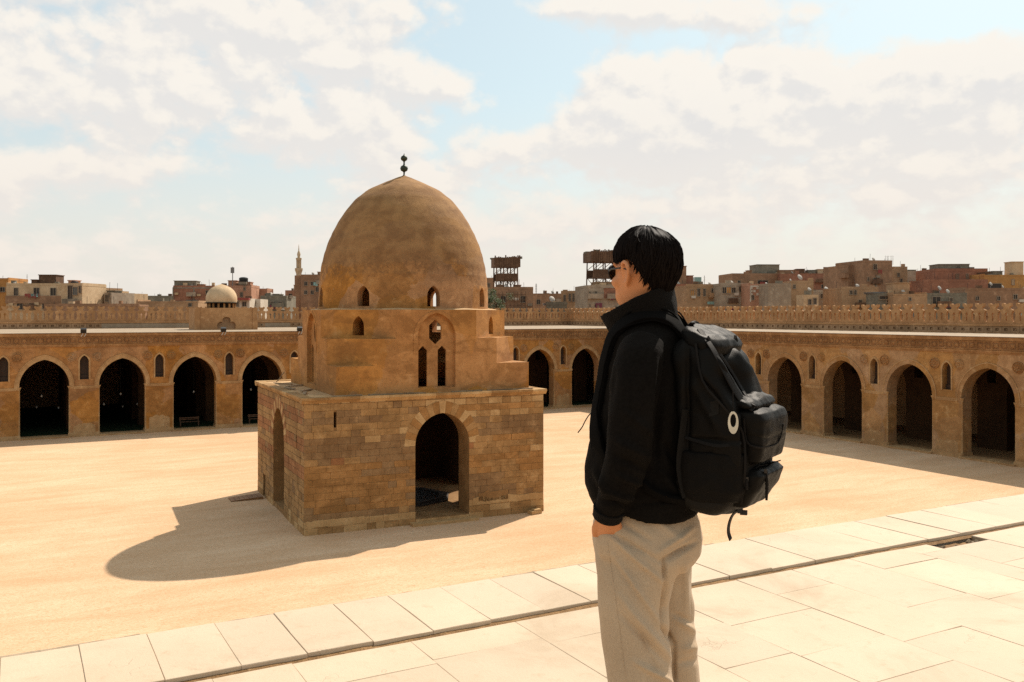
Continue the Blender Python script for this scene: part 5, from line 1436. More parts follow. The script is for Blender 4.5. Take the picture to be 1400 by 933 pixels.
# the one tree
x, y, h = sgn(677, 160)
tr_ = thing('leafy_tree', 'green leafy tree rising behind the wall at the right foot of the dome', 'tree', (x, y, 0))
m = MB(); m.tube([(0, 0, 0), (.1, .1, 4), (0, .2, 9), (.3, .1, 13.8)], [.4, .32, .22, .08], 8)
for i in range(6):
    a = i * 1.05; m.tube([(0, .1, 8.6 + i * .6), (1.0 * math.cos(a), 1.0 * math.sin(a), 11.2 + i * .5), (1.8 * math.cos(a), 1.8 * math.sin(a), 12.6 + i * .5)], [.13, .08, .03], 6)
m.obj('trunk', 'bark', tr_)
m = MB(); q = random.Random(3)
clumps = [(q.gauss(0, 1.15), q.gauss(0, 1.0), 13.9 + q.gauss(0, 1.1), q.uniform(.5, .95)) for _ in range(26)]
for cx_, cy_, cz_, r in clumps:
    for _ in range(150):
        v = Vector((q.gauss(0, 1), q.gauss(0, 1), q.gauss(0, 1))).normalized() * r * q.random() ** .4
        c = Vector((cx_, cy_, cz_)) + v
        a = Vector((q.gauss(0, 1), q.gauss(0, 1), q.gauss(0, 1))).normalized(); b = a.orthogonal().normalized()
        L, w_ = q.uniform(.14, .26), q.uniform(.06, .1)
        m.add([c - a * L * .5, c + b * w_, c + a * L * .5, c - b * w_], [(0, 1, 2, 3)])
m.obj('crown', 'foliage_leaf', tr_, sharp=0)
# ---------------------------------------------------------------- the walker
from mathutils.bvhtree import BVHTree
AL = R(20); PD = 2.80; PSC = FPX / PD
ploc = FW * PD + RT * ((883 - 700) / FPX * PD); ploc = Vector((ploc.x, ploc.y, RZ + .001))
prz = HEAD - AL
SA, CA = math.sin(AL), math.cos(AL)
TOC = Vector((-CA, -SA, 0))                       # from the walker towards the photographer, in the walker's own axes
def uz(px, py): return (px - 883) / PSC, CAMZ - RZ - (py - HORY) / PSC
PCAM = Matrix.Rotation(-prz, 3, 'Z') @ (Vector((0, 0, CAMZ)) - ploc)
LF, LR = Matrix.Rotation(-prz, 3, 'Z') @ FW, Matrix.Rotation(-prz, 3, 'Z') @ RT
def pix(co):               # where a point of the walker shows in the photograph
    d = co - PCAM; dep = d.dot(LF)
    return Vector((700 + FPX * d.dot(LR) / dep, HORY - FPX * d.z / dep))
def loc_uw(u, w_, z): return Vector((u * SA + w_ * CA, -u * CA + w_ * SA, z))
def ringpts(cx, cy, z, rx, ry, n=32, pw=2.0, dz=None):
    out = []
    for i in range(n):
        a = 2 * math.pi * i / n; c, s_ = math.cos(a), math.sin(a)
        x = cx + rx * math.copysign(abs(c) ** (2 / pw), c); y = cy + ry * math.copysign(abs(s_) ** (2 / pw), s_)
        out.append(Vector((x, y, z + (dz(a) if dz else 0))))
    return out
def loft(m, rings):
    n = len(rings[0]); vs = [p for r in rings for p in r]
    fs = [(j * n + i, j * n + (i + 1) % n, (j + 1) * n + (i + 1) % n, (j + 1) * n + i) for j in range(len(rings) - 1) for i in range(n)]
    fs += [tuple(range(n))[::-1], tuple(range((len(rings) - 1) * n, len(rings) * n))]
    m.add(vs, fs)
def dense(pts, k=4):
    return [Vector(q) for q in cat([tuple(p) for p in pts], k)]
def limb(m, pts, rad, n=20, k=4):
    q = cat([tuple(p) + (r,) for p, r in zip(pts, rad)], k)
    m.tube([p[:3] for p in q], [p[3] for p in q], n)
def ball(m, c, r, n=14):
    prof = [(math.sin(math.pi * i / 8), -math.cos(math.pi * i / 8)) for i in range(9)]
    prof[0] = (1e-3, -1); prof[-1] = (1e-3, 1)
    vs = []
    for rr, z in prof:
        for i in range(n):
            a = 2 * math.pi * i / n; vs.append((c[0] + r[0] * rr * math.cos(a), c[1] + r[1] * rr * math.sin(a), c[2] + r[2] * z))
    fs = [(j * n + i, j * n + (i + 1) % n, (j + 1) * n + (i + 1) % n, (j + 1) * n + i) for j in range(8) for i in range(n)]
    fs += [tuple(range(n))[::-1], tuple(range(8 * n, 9 * n))]
    m.add(vs, fs)
def remesh(m, voxel, smooth=6, fac=.5, disp=None):
    me = bpy.data.meshes.new('tmp'); me.from_pydata(m.v, [], m.f); me.update()
    o = bpy.data.objects.new('tmp', me); COL.objects.link(o)
    r = o.modifiers.new('r', 'REMESH'); r.mode = 'VOXEL'; r.voxel_size = voxel; r.use_smooth_shade = True
    s = o.modifiers.new('s', 'SMOOTH'); s.iterations = smooth; s.factor = fac
    dg = bpy.context.evaluated_depsgraph_get(); dg.update()
    out = bpy.data.meshes.new_from_object(o.evaluated_get(dg))
    bpy.data.objects.remove(o); bpy.data.meshes.remove(me)
    if disp:
        nr = [v.normal.copy() for v in out.vertices]
        for v, n in zip(out.vertices, nr):
            v.co = v.co + n * disp(v.co, n)
        out.update()
    out.shade_smooth()
    return out
def mesh_to(me, name, mats, parent, loc=(0, 0, 0)):
    me.name = name; me.materials.clear()
    for q in (mats if isinstance(mats, (list, tuple)) else [mats]): me.materials.append(M[q])
    return link(name, me, parent, loc)
def bvh_of(*mes):
    vs, fs = [], []
    for me in mes:
        o = len(vs); vs += [v.co.copy() for v in me.vertices]; fs += [tuple(i + o for i in p.vertices) for p in me.polygons]
    return BVHTree.FromPolygons(vs, fs)
def onto(bvh, px, py, off=.002):
    dr = (LF + LR * ((px - 700) / FPX) + Vector((0, 0, (HORY - py) / FPX))).normalized()
    hit, nr, *_ = bvh.ray_cast(PCAM, dr)
    return (hit + nr * off, nr) if hit else (PCAM + dr * 2.72, TOC)
def fold_fn(folds):
    """soft ridges (+) and creases (-) along lines as they lie on the side turned to the photographer"""
    F = []
    for (x0, y0), (x1, y1), amp, wd in folds:
        F.append((Vector((x0, y0)), Vector((x1, y1)), amp, .68 * wd))
    def fn(co, n):
        fac = n.dot(TOC)
        if fac < -.2: return 0
        p = pix(co); d = 0
        for a, b, amp, wd in F:
            ab = b - a; t = max(0, min(1, (p - a).dot(ab) / ab.length_squared))
            q = (p - a - ab * t).length / wd
            if q < 3: d += amp * math.exp(-q * q) * (math.sin(math.pi * min(1, max(0, .08 + .84 * t))))
        return 1.75 * d * min(1, (fac + .2) * 1.6)
    return fn
def nz(co, s, o=0.0): return mnoise.noise(Vector((co.x * s + o, co.y * s, co.z * s)))

HY = R(-33)
HM = Matrix.Translation((0, .0, 0)) @ Matrix.Rotation(HY, 4, 'Z')
m = MB()
hd_ = MB()
head_rings = [(1.44, -.02, .058, .062), (1.50, -.015, .056, .060), (1.545, .0, .057, .066), (1.565, .022, .060, .080), (1.585, .022, .066, .089), (1.61, .014, .070, .094), (1.64, .008, .0735, .098), (1.67, .004, .076, .101), (1.70, 0, .077, .102), (1.735, -.002, .073, .097), (1.765, -.004, .058, .078), (1.785, -.004, .026, .036)]
loft(hd_, [ringpts(0, cy, z, rx, ry, 32, 2.15) for z, cy, rx, ry in head_rings])
ball(hd_, (0, .060, 1.562), (.034, .036, .022))                 # chin
ball(hd_, (0, .107, 1.626), (.015, .020, .014)); limb(hd_, [(0, .092, 1.675), (0, .104, 1.65), (0, .114, 1.628)], [.010, .011, .013], 10, 3)    # nose
ball(hd_, (0, .096, 1.598), (.024, .014, .006)); ball(hd_, (0, .095, 1.589), (.021, .014, .006))                                             # lips
for s in (-1, 1):
    ball(hd_, (s * .038, .082, 1.690), (.024, .018, .010))       # brow
    ball(hd_, (s * .034, .080, 1.662), (.015, .016, .011))       # eyelid
    ball(hd_, (s * .048, .066, 1.632), (.026, .030, .022))       # cheek
    # ear: rim, bowl, lobe
    limb(hd_, [(s * .074, .020, 1.652), (s * .087, .016, 1.682), (s * .098, -.008, 1.690), (s * .101, -.024, 1.672), (s * .093, -.018, 1.645), (s * .077, .006, 1.624), (s * .074, .016, 1.632)], [.007, .007, .0075, .0075, .007, .008, .006], 8, 3)
    ball(hd_, (s * .077, -.002, 1.656), (.007, .018, .026))
hd_.v = [tuple(HM @ Vector(v)) for v in hd_.v]
m.v += hd_.v; m.f += hd_.f; m.m += hd_.m
loft(m, [ringpts(0, cy, z, rx, ry) for z, cy, rx, ry in [(.80, 0, .15, .11), (.90, 0, .165, .115), (1.05, .005, .145, .105), (1.2, .005, .155, .11), (1.35, -.005, .165, .11), (1.43, -.012, .15, .09), (1.48, -.015, .07, .065)]])
LA_ = [(-.150, -.02, 1.43), (-.205, -.018, 1.33), (-.232, -.004, 1.18), (-.230, .03, 1.05), (-.208, .062, .972), (-.197, .070, .944)]
RA_ = [(.150, -.02, 1.43), (.207, -.018, 1.33), (.236, .0, 1.17), (.232, .045, 1.04), (.207, .092, .967), (.198, .103, .942)]
for P in (LA_, RA_):
    sx = -1 if P[0][0] < 0 else 1
    limb(m, P, [.058, .048, .040, .036, .028, .026])
    wv = Vector(P[-1]); down = (Vector((-sx * .40, -.02, -1))).normalized(); side = Vector((0, 1, .06)).normalized(); nrm = down.cross(side)
    # palm, four fingers of different length half curled in the pocket, thumb off its side
    loft(m, [[wv + down * t + side * (a * math.cos(2 * math.pi * i / 14)) + nrm * (b * math.sin(2 * math.pi * i / 14)) for i in range(14)] for t, a, b in [(-.03, .026, .023), (0, .029, .021), (.03, .038, .018), (.065, .042, .016), (.088, .040, .013)]])
    for k, ln in enumerate((.062, .074, .070, .054)):
        p0 = wv + down * .080 + side * (.030 - .020 * k)
        limb(m, [p0, p0 + down * ln * .45 - nrm * .004 * sx, p0 + down * ln * .78 - nrm * .016 * sx, p0 + down * ln - nrm * .03 * sx], [.0095, .009, .0085, .0075], 10, 3)
    p0 = wv + down * .025 + side * .030
    limb(m, [p0, p0 + down * .028 + side * .018, p0 + down * .062 + side * .022], [.012, .0105, .009], 10, 3)
for s in (-1, 1):
    limb(m, [(s * .095, 0, .84), (s * .105, .005, .62), (s * .112, -.015, .44), (s * .115, -.035, .28), (s * .116, -.035, .09)], [.09, .075, .055, .05, .035])
body = remesh(m, .0052, 5, .5)
person = mesh_to(body, 'person', 'skin', None)
person.location = ploc; person.rotation_euler = (0, 0, prz)
tag(person, 'man in black jacket and beige trousers, hand in pocket, looking over the court', 'person')
# hair: a thick cap that ends at fringe, ears and nape, with locks combed over it
HCn = Vector((0, -.004, 1.690))
def hairline(a):          # a = 0 at the forehead, pi at the nape; polar angle where the hair ends
    a = abs((a + math.pi) % (2 * math.pi) - math.pi)
    pts = [(0, 80), (.5, 82), (.95, 86), (1.2, 91), (1.4, 85), (1.7, 86), (1.95, 105), (2.2, 122), (2.55, 138), (3.15, 145)]
    for (a0, q0), (a1, q1) in zip(pts, pts[1:]):
        if a <= a1: t = (a - a0) / (a1 - a0); t = t * t * (3 - 2 * t); return R(q0 + (q1 - q0) * t)
    return R(149)
def hsurf(a, th, out=1.0):
    back = .5 - .5 * math.cos(a)
    ax, ay, az = .095, .111 + .002 * back, .114
    t0 = R(100)
    if th <= t0: rr, zz_ = math.sin(th), math.cos(th) * az
    else:            # below the widest part the hair falls along the head and narrows to the nape
        k = (th - t0) / R(50)
        rr, zz_ = math.sin(t0) * (1 - .34 * k ** 1.25), math.cos(t0) * az - .098 * k
    d = Vector((rr * math.sin(a), rr * math.cos(a), 0))
    ridges = .0032 * mnoise.noise(Vector((a * 9, th * 1.3, 0))) + .0018 * mnoise.noise(Vector((a * 26, th * 2, 4)))
    tex = 1 + (ridges + .003 * mnoise.noise(Vector((a * 2, th * 3, 9)))) / .1
    sink = 0 if th <= t0 else min(1, (th - t0) / R(50))
    return HCn + Vector((d.x * ax * tex * out, d.y * ay * tex * out, zz_ * (tex * out * (1 - sink) + sink)))
def htaper(aa, tt):      # towards ears and nape the hair thins to the scalp
    return (.07 * max(0, min(1, (aa - 1.0) / .7)) + .02) * max(0, (tt - .62) / .38) ** 1.6
m = MB(); NA, NT_ = 110, 30
vs, fs = [], []
for j in range(NT_ + 4):
    for i in range(NA):
        a = 2 * math.pi * i / NA; tb = hairline(a) + .05 * mnoise.noise(Vector((a * 14, 2, 0))) + .04 * mnoise.noise(Vector((a * 40, 7, 0))) - .02
        if j <= NT_:
            tt = j / NT_; aa = abs((a + math.pi) % (2 * math.pi) - math.pi)
            p = hsurf(a, .02 + (tb - .02) * tt, 1 - htaper(aa, tt))
        else: p = hsurf(a, tb * (1 - .02 * (j - NT_ - 1)), .84 - .05 * (j - NT_))
        vs.append(HM @ p)
for j in range(NT_ + 3):
    for i in range(NA):
        k = (i + 1) % NA; fs.append((j * NA + i, (j + 1) * NA + i, (j + 1) * NA + k, j * NA + k))
fs.append(tuple(range(NA)))
m.add(vs, fs)
q = random.Random(5)
crown = Vector((.012, -.055, 0))
for _ in range(1500):      # locks
    a = q.uniform(-math.pi, math.pi); tb = hairline(a)
    t1 = min(tb * q.uniform(.60, 1.06), tb + .06) if q.random() < .8 else tb + q.uniform(0, .12); t0 = max(.05, t1 - q.uniform(.35, .85))
    da = q.uniform(-.5, .5); pts = []; ra = []
    lift = q.uniform(.995, 1.035); wv = q.uniform(.0010, .0036); kick = q.uniform(-.010, .028)
    for k in range(6):
        t = k / 5; th = t0 + (t1 - t0) * t
        tt = min(1.15, th / tb); aa = abs((a + math.pi) % (2 * math.pi) - math.pi)
        pts.append(HM @ hsurf(a + da * (t - .5) * t, th, lift - htaper(aa, tt) + .014 * math.sin(math.pi * t) + kick * t * t))
        ra.append(max(.0003, wv * math.sin(math.pi * (.10 + .86 * t))))
    m.tube(pts, ra, 4, 0, None, False)
for _ in range(0):       # a few loose hairs on the crown
    a = q.uniform(-2.5, 2.5); p0 = hsurf(a, .3); pts = [HM @ (p0 + Vector((q.uniform(-.02, .02) * t, q.uniform(-.02, .02) * t, .016 * math.sin(2.2 * t)))) for t in (0, .33, .66, 1)]
    m.tube(pts, .00035, 3, 0, None, False)
hair = m.obj('hair', 'hair_black', person, sharp=60)
hair['label'] = 'short thick black hair'
# sunglasses
m = MB()
for s in (-1, 1):
    lens = [(s * (.033 + .028 * math.cos(t)), .104 - .010 * (math.cos(t) * s * s > 0) * math.cos(t), 1.664 + .022 * math.sin(t)) for t in [2 * math.pi * i / 16 for i in range(16)]]
    lens = [(x, .112 - 3.2 * x * x, z) for x, y, z in lens]
    n = len(lens); m.add([tuple(HM @ Vector(p)) for p in lens] + [tuple(HM @ (Vector(p) + Vector((0, .004, 0)))) for p in lens], [tuple(range(n)), tuple(range(n, 2 * n))[::-1]] + [(i, (i + 1) % n, n + (i + 1) % n, n + i) for i in range(n)])
sg = m.obj('sunglasses', 'lens_black', person)
m = MB()
for s in (-1, 1):
    m.tube([HM @ Vector(p) for p in [(s * .062, .100, 1.668), (s * .078, .075, 1.672), (s * .083, .02, 1.674), (s * .084, -.012, 1.664)]], [.0035, .003, .0025, .002], 6)
    rim = [HM @ Vector((s * (.033 + .030 * math.cos(t)), .114 - 3.2 * (.033 + .030 * math.cos(t)) ** 2, 1.664 + .024 * math.sin(t))) for t in [2 * math.pi * i / 20 for i in range(21)]]
    m.tube(rim, .0026, 6)
m.tube([HM @ Vector(p) for p in [(-.008, .114, 1.672), (0, .117, 1.675), (.008, .114, 1.672)]], .0025, 6)
m.obj('frame', 'black_iron', sg)
# trousers
m = MB()
loft(m, [ringpts(0, cy, z, rx, ry, 36, 2.2) for z, cy, rx, ry in [(.975, .0, .160, .122), (.93, 0, .176, .146), (.89, -.002, .192, .162), (.84, -.006, .202, .167), (.795, -.008, .202, .160), (.765, -.008, .190, .140)]])
dL, dR = .014, -.022
ball(m, (-.160, .050, .850), (.041, .066, .075)); ball(m, (.160, .06, .850), (.041, .066, .075))
for s in (-1, 1):
    loft(m, [ringpts(s * cx, cy + (dR if s > 0 else dL) * min(1, max(0, (.84 - z) / .2)), z, rx * .95, ry * .95, 30, 2.25) for z, cx, cy, rx, ry in [(.86, .098, -.004, .088, .150), (.80, .104, -.006, .099, .142), (.74, .110, 0, .104, .120), (.666, .112, .002, .105, .110), (.56, .114, -.006, .103, .106), (.46, .118, -.020, .101, .103), (.386, .120, -.028, .100, .101), (.28, .121, -.034, .101, .103), (.16, .121, -.034, .103, .109), (.06, .121, -.028, .106, .120), (.03, .121, -.026, .106, .122)]])
ft = fold_fn([((826, 724), (902, 768), -.005, 5), ((836, 735), (912, 800), .006, 6), ((840, 760), (905, 860), .009, 7), ((846, 775), (896, 850), -.007, 6), ((848, 815), (920, 905), .009, 8), ((846, 838), (910, 905), -.006, 6), ((868, 905), (922, 935), .008, 6),
              ((905, 768), (951, 742), -.012, 5), ((900, 756), (948, 722), .006, 6), ((908, 764), (909, 800), -.010, 4), ((910, 800), (905, 860), -.014, 5), ((905, 855), (921, 880), -.012, 5), ((921, 880), (921, 940), -.010, 5),
              ((925, 846), (952, 866), .006, 7), ((918, 838), (946, 852), -.005, 6), ((930, 888), (956, 884), .005, 8), ((926, 908), (955, 902), -.005, 7), ((880, 700), (935, 742), .004, 8), ((846, 712), (890, 740), -.004, 6),
              ((815, 760), (826, 900), .003, 6), ((876, 860), (902, 930), -.005, 7), ((936, 770), (938, 840), .005, 7), ((948, 815), (952, 850), .008, 5)])
trousers_me = remesh(m, .0046, 6, .5, lambda co, n: ft(co, n) + .0018 * nz(Vector((co.x, co.y, co.z * .45)), 13) + .0006 * nz(Vector((co.x, co.y, co.z * .6)), 34, 3))
trousers = mesh_to(trousers_me, 'trousers', 'trouser_beige', person)
bt = bvh_of(trousers_me)
m = MB()
seam = [onto(bt, 830 + 30 * (i / 40) ** .9, 742 + 220 * i / 40, .0002)[0] for i in range(41)]
m.tube(seam, .0009, 6)
m.obj('side_seam', 'trouser_beige', trousers)
m = MB(); wl = [onto(bt, x, y, .001)[0] for x, y in [(811, 703), (815, 711), (821, 719), (829, 726)]]
m.tube(dense(wl, 3), .0032, 8); wl = [onto(bt, x, y, .001)[0] for x, y in [(829, 726), (838, 714), (846, 703), (851, 694)]]
m.tube(dense(wl, 3), .0026, 8)
m.obj('pocket_welt', 'trouser_beige', trousers)
m = MB()
for s in (-1, 1):
    loft(m, [ringpts(s * .12, cy, z, rx, ry, 24, 2.4) for z, cy, rx, ry in [(0, .05, .050, .140), (.012, .05, .053, .146), (.035, .05, .052, .144), (.06, .03, .047, .115), (.09, -.01, .042, .07), (.11, -.03, .040, .055)]])
sh_ = remesh(m, .006, 4); mesh_to(sh_, 'shoe', 'shoe_white', person)
# jacket
m = MB()
hem = lambda a: .040 * math.exp(-((a - 2.45) / .5) ** 2) + .006 * math.sin(3 * a)
loft(m, [ringpts(0, cy, z, rx, ry, 40, 2.25, hem if k < 2 else None) for k, (z, cy, rx, ry) in enumerate([(.924, -.004, .196, .160), (.936, -.003, .199, .164), (.972, .004, .203, .170), (1.01, .012, .204, .173), (1.06, .014, .203, .170), (1.13, .008, .203, .160), (1.21, -.004, .208, .146), (1.3, -.012, .210, .134), (1.38, -.016, .204, .126), (1.43, -.018, .185, .116), (1.465, -.016, .160, .112), (1.495, -.016, .118, .098), (1.53, -.010, .088, .088)])])
JL = [(-.140, -.02, 1.435), (-.180, -.022, 1.393), (-.208, -.018, 1.335), (-.230, -.010, 1.22), (-.236, .003, 1.13), (-.230, .030, 1.05), (-.216, .052, .995), (-.204, .066, .965), (-.197, .072, .944)]
JR = [(.140, -.02, 1.435), (.180, -.022, 1.393), (.210, -.018, 1.33), (.234, -.008, 1.21), (.240, .012, 1.12), (.232, .045, 1.04), (.215, .08, .985), (.204, .096, .96), (.198, .103, .942)]
JRad = [.068, .076, .077, .073, .067, .057, .047, .042, .039]
for P in (JL, JR): limb(m, P, JRad, 24, 4)
fj = fold_fn([((845, 650), (880, 664), .008, 6), ((828, 672), (872, 684), .007, 5), ((822, 684), (862, 694), -.008, 4), ((835, 600), (895, 630), .006, 8), ((838, 622), (890, 646), -.006, 7), ((850, 560), (900, 600), .005, 9), ((905, 520), (898, 640), -.016, 7), ((908, 480), (906, 530), -.010, 8),
              ((870, 690), (950, 682), -.004, 3), ((900, 640), (935, 690), .006, 8), ((812, 640), (830, 676), .006, 7), ((905, 600), (930, 640), -.006, 8), ((840, 470), (835, 560), -.004, 8)])
jacket_me = remesh(m, .0060, 5, .5, lambda co, n: fj(co, n) + .006 * nz(Vector((co.x, co.y, co.z * .8)), 9) + .003 * nz(co, 22, 7))
jacket = mesh_to(jacket_me, 'jacket', 'jacket_black', person)
bj = bvh_of(jacket_me)
# stand up collar, open in front, its points falling forward
m = MB(); nA = 44; a0 = .30
vs = []
lay = [(0, .0), (.25, .2), (.5, .5), (.75, .8), (1.0, 1.0)]
def collar(a, t, o):
    f = .5 + .5 * math.cos(a)                     # 1 in front
    f2 = f ** 1.6
    bx, by, bz = .082, .086, 1.470 - .035 * f2
    tx, ty = .086 + .010 * f, .082 + .058 * f2
    tz = 1.618 - .094 * f2
    x = (bx + (tx - bx) * t) * math.sin(a); y = (by + (ty - by) * t) * math.cos(a) - .010 + .012 * t
    z = bz + (tz - bz) * t + .004 * mnoise.noise(Vector((a * 3, t * 3, 1)))
    k = 1 + o / .09 + .05 * math.sin(math.pi * t) + .025 * mnoise.noise(Vector((a * 2.5, t * 2, 5)))
    return Vector((x * k, y * k, z))
for o_ in (.006, -.006):
    for t, _ in lay:
        for i in range(nA + 1):
            a = a0 + (2 * math.pi - 2 * a0) * i / nA
            vs.append(collar(a, t, o_))
W_ = nA + 1; L_ = len(lay); fs = []
for l in range(2):
    for j in range(L_ - 1):
        for i in range(nA):
            q_ = l * L_ * W_ + j * W_ + i; f_ = (q_, q_ + 1, q_ + W_ + 1, q_ + W_); fs.append(f_ if l == 0 else f_[::-1])
for j in range(L_ - 1):
    for i in (0, nA):
        q_ = j * W_ + i; fs.append((q_, q_ + W_, q_ + W_ + L_ * W_, q_ + L_ * W_))
for j in (0, L_ - 1):
    for i in range(nA): q_ = j * W_ + i; fs.append((q_, q_ + 1, q_ + 1 + L_ * W_, q_ + L_ * W_))
m.add(vs, fs)
cm = remesh(m, .0045, 4, .5, lambda co, n: .0022 * nz(co, 26, 2))
cl_ = mesh_to(cm, 'collar', 'fleece_black', jacket)
# ribbed cuff and wrist chain
for P, nm in ((JL, 0), (JR, 1)):
    m = MB(); e1, e0 = Vector(P[-1]), Vector(P[-2]); d_ = (e1 - e0).normalized()
    pts = [e0 + (e1 - e0) * .1, e0 + (e1 - e0) * .5, e1 + d_ * .004, e1 + d_ * .012]
    m.tube(dense(pts, 3), [.047, .0475, .047, .046, .0455, .045, .0445, .044, .043, .041][:10], 28)
    c_ = m.obj('cuff', 'fleece_black', jacket)
m = MB(); wv = Vector(LA_[-1]); d_ = Vector((.62, -.02, -1)).normalized(); s1 = Vector((0, 1, .06)).normalized(); s2 = d_.cross(s1)
for i in range(26):
    a = 2 * math.pi * i / 26; ball(m, wv + d_ * .016 + s1 * (.0345 * math.cos(a)) + s2 * (.0265 * math.sin(a)), (.0030, .0030, .0030), 8)
m.obj('bracelet', 'bracelet_gold', person)

# ---------------------------------------------------------------- the rucksack
base = Vector((0, -.26, .90))
pk = thing('backpack', 'bulky black backpack with grey base and front pockets, worn on the man\'s back', 'backpack', tuple(ploc + Matrix.Rotation(prz, 3, 'Z') @ base), prz)
off = tuple(-base)
def pk_obj(mb, name, mat, parent=None, sharp=40):
    o = mb.obj(name, mat, parent or pk, sharp=sharp)
    if not parent: o.location = off
    return o
prof = [(-.128, 1.44), (-.140, 1.34), (-.150, 1.20), (-.140, 1.05), (-.150, .985), (-.195, .952), (-.245, .943), (-.290, .955), (-.326, 1.0), (-.350, 1.07), (-.356, 1.16), (-.354, 1.225), (-.335, 1.275), (-.300, 1.34), (-.278, 1.40), (-.235, 1.445), (-.185, 1.468)]
P = cat(prof + [prof[0]], 3)[:-1]
cy0, cz0 = -.26, 1.19
PM = Matrix.Translation((0, -.13, 0)) @ Matrix.Rotation(R(-13), 4, 'Z') @ Matrix.Translation((0, .13, 0))     # the pack hangs a little askew
m = MB()
rings = []
for x, k in [(-.158, .80), (-.153, .885), (-.140, .945), (-.118, .985), (-.07, 1.0), (0, 1.01), (.07, 1.0), (.118, .985), (.140, .945), (.153, .885), (.158, .80)]:
    rings.append([PM @ Vector((x, cy0 + (y - cy0) * k, cz0 + (z - cz0) * k)) for y, z in P])
loft(m, rings)
fb = fold_fn([((962, 470), (1012, 545), .010, 6), ((975, 462), (1032, 556), -.013, 7), ((985, 458), (1050, 552), .007, 5), ((1000, 480), (1030, 540), .010, 9), ((1010, 562), (1066, 556), -.012, 6), ((1020, 552), (1060, 545), .010, 6), ((940, 600), (1014, 604), -.006, 5), ((1016, 560), (1018, 690), -.008, 4),
              ((940, 470), (938, 640), -.010, 5), ((956, 500), (1000, 560), .006, 8), ((930, 668), (1000, 690), -.006, 4), ((945, 520), (990, 600), .005, 10)])
pack_me = remesh(m, .0058, 4, .5, lambda co, n: fb(co, n) + .006 * nz(co, 10, 4) + .004 * nz(co, 22, 8) + (.005 * nz(Vector((co.x, co.y * 2, co.z * 2)), 12, 1) if co.z > 1.25 else 0))
body_ = mesh_to(pack_me, 'pack_body', ['nylon_black', 'nylon_grey'], pk, off)
for p in pack_me.polygons:
    c = p.center
    if c.z < 1.035 + .35 * (c.y + .16) and c.y > -.37: p.material_index = 1
bp = bvh_of(pack_me)
# top lid with its zip, sagging towards the outside
m = MB()
loft(m, [ringpts(0, cy, z, rx, ry, 30, 2.8) for z, cy, rx, ry in [(1.462, -.215, .135, .050), (1.475, -.215, .148, .068), (1.497, -.210, .150, .072), (1.513, -.205, .138, .062), (1.520, -.20, .10, .040)]])
lm = MB(); tilt = Matrix.Translation((0, -.210, 1.448)) @ Matrix.Rotation(R(22), 4, 'X') @ Matrix.Translation((0, .215, -1.485))
lm.v = [tuple(PM @ tilt @ Vector(v)) for v in m.v]; lm.f, lm.m = m.f, m.m
lid_me = remesh(lm, .005, 4, .5, lambda co, n: .006 * nz(co, 14, 3) + .003 * nz(co, 34))
lid = mesh_to(lid_me, 'top_lid', 'nylon_black', pk, off)
# upper and lower front pocket, and a bulging flap between lid and pocket
def pouch(name, rows, mat, seed, amp=.0035, vox=.0045):
    dy = .030 if 'side' not in name else .012
    m = MB(); loft(m, [[PM @ v for v in ringpts(0, cy + dy, z, rx, ry, 36, 5.5)] for z, cy, rx, ry in rows])
    me = remesh(m, vox, 3, .5, lambda co, n: amp * nz(co, 18, seed) + amp * .5 * nz(co, 40, seed))
    return mesh_to(me, name, mat, pk, off), me
up_o, up_me = pouch('upper_pocket', [(1.105, -.378, .100, .022), (1.115, -.388, .118, .032), (1.17, -.394, .124, .038), (1.225, -.390, .124, .040), (1.240, -.385, .112, .030)], 'nylon_black', 3)
fl_o, fl_me = pouch('pocket_flap', [(1.178, -.402, .110, .030), (1.19, -.400, .126, .037), (1.235, -.394, .129, .043), (1.252, -.385, .126, .044), (1.262, -.372, .100, .030)], 'nylon_black', 5)
lo_o, lo_me = pouch('lower_pocket', [(.968, -.320, .085, .030), (.982, -.338, .112, .042), (1.03, -.366, .122, .045), (1.075, -.386, .122, .042), (1.090, -.380, .108, .030)], 'nylon_black', 8)
rl_o, rl_me = pouch('compression_roll', [(1.258, -.372, .09, .022), (1.268, -.366, .128, .036), (1.285, -.352, .132, .038), (1.300, -.334, .110, .026)], 'nylon_black', 12, .007)
sp_o, sp_me = pouch('side_pocket', [(.990, -.26, .150, .060), (1.0, -.262, .163, .088), (1.03, -.262, .170, .104), (1.10, -.264, .170, .106), (1.135, -.268, .164, .104)], 'pack_mesh', 15, .005)
ball_ = bvh_of(pack_me, lid_me, up_me, fl_me, lo_me, rl_me, sp_me)
def strip(name, pts, hw, th, mat, nrm=None, parent=None, k=3):
    P_, N_ = [], []
    for q_ in pts:
        p_, n_ = onto(ball_, q_[0], q_[1], th + .0012); P_.append(p_); N_.append(n_)
    D = dense(P_, k)
    m = MB(); m.tube(D, hw, 10, 0, (th, N_[0]))
    return pk_obj(m, name, mat, parent)
strip('zip_line', [(967, 462), (985, 485), (1002, 512), (1018, 540), (1030, 556)], .006, .002, 'webbing_black')
strip('compression_strap', [(956, 452), (975, 480), (992, 512), (1010, 545), (1030, 562)], .010, .002, 'webbing_black')
strip('edge_piping', [(952, 470), (962, 520), (990, 556), (1014, 590), (1017, 640), (1014, 688)], .0035, .003, 'webbing_black')
strip('pocket_hem', [(936, 598), (960, 606), (985, 610), (1012, 606)], .005, .0018, 'webbing_black')
strip('pocket_zip', [(1022, 668), (1030, 640), (1050, 636), (1066, 630)], .004, .0015, 'webbing_black')
strip('flap_piping', [(1018, 572), (1020, 604), (1040, 612), (1062, 606), (1070, 580)], .003, .002, 'webbing_black')
strip('side_webbing', [(936, 560), (932, 600), (930, 640), (938, 680)], .011, .002, 'nylon_grey')
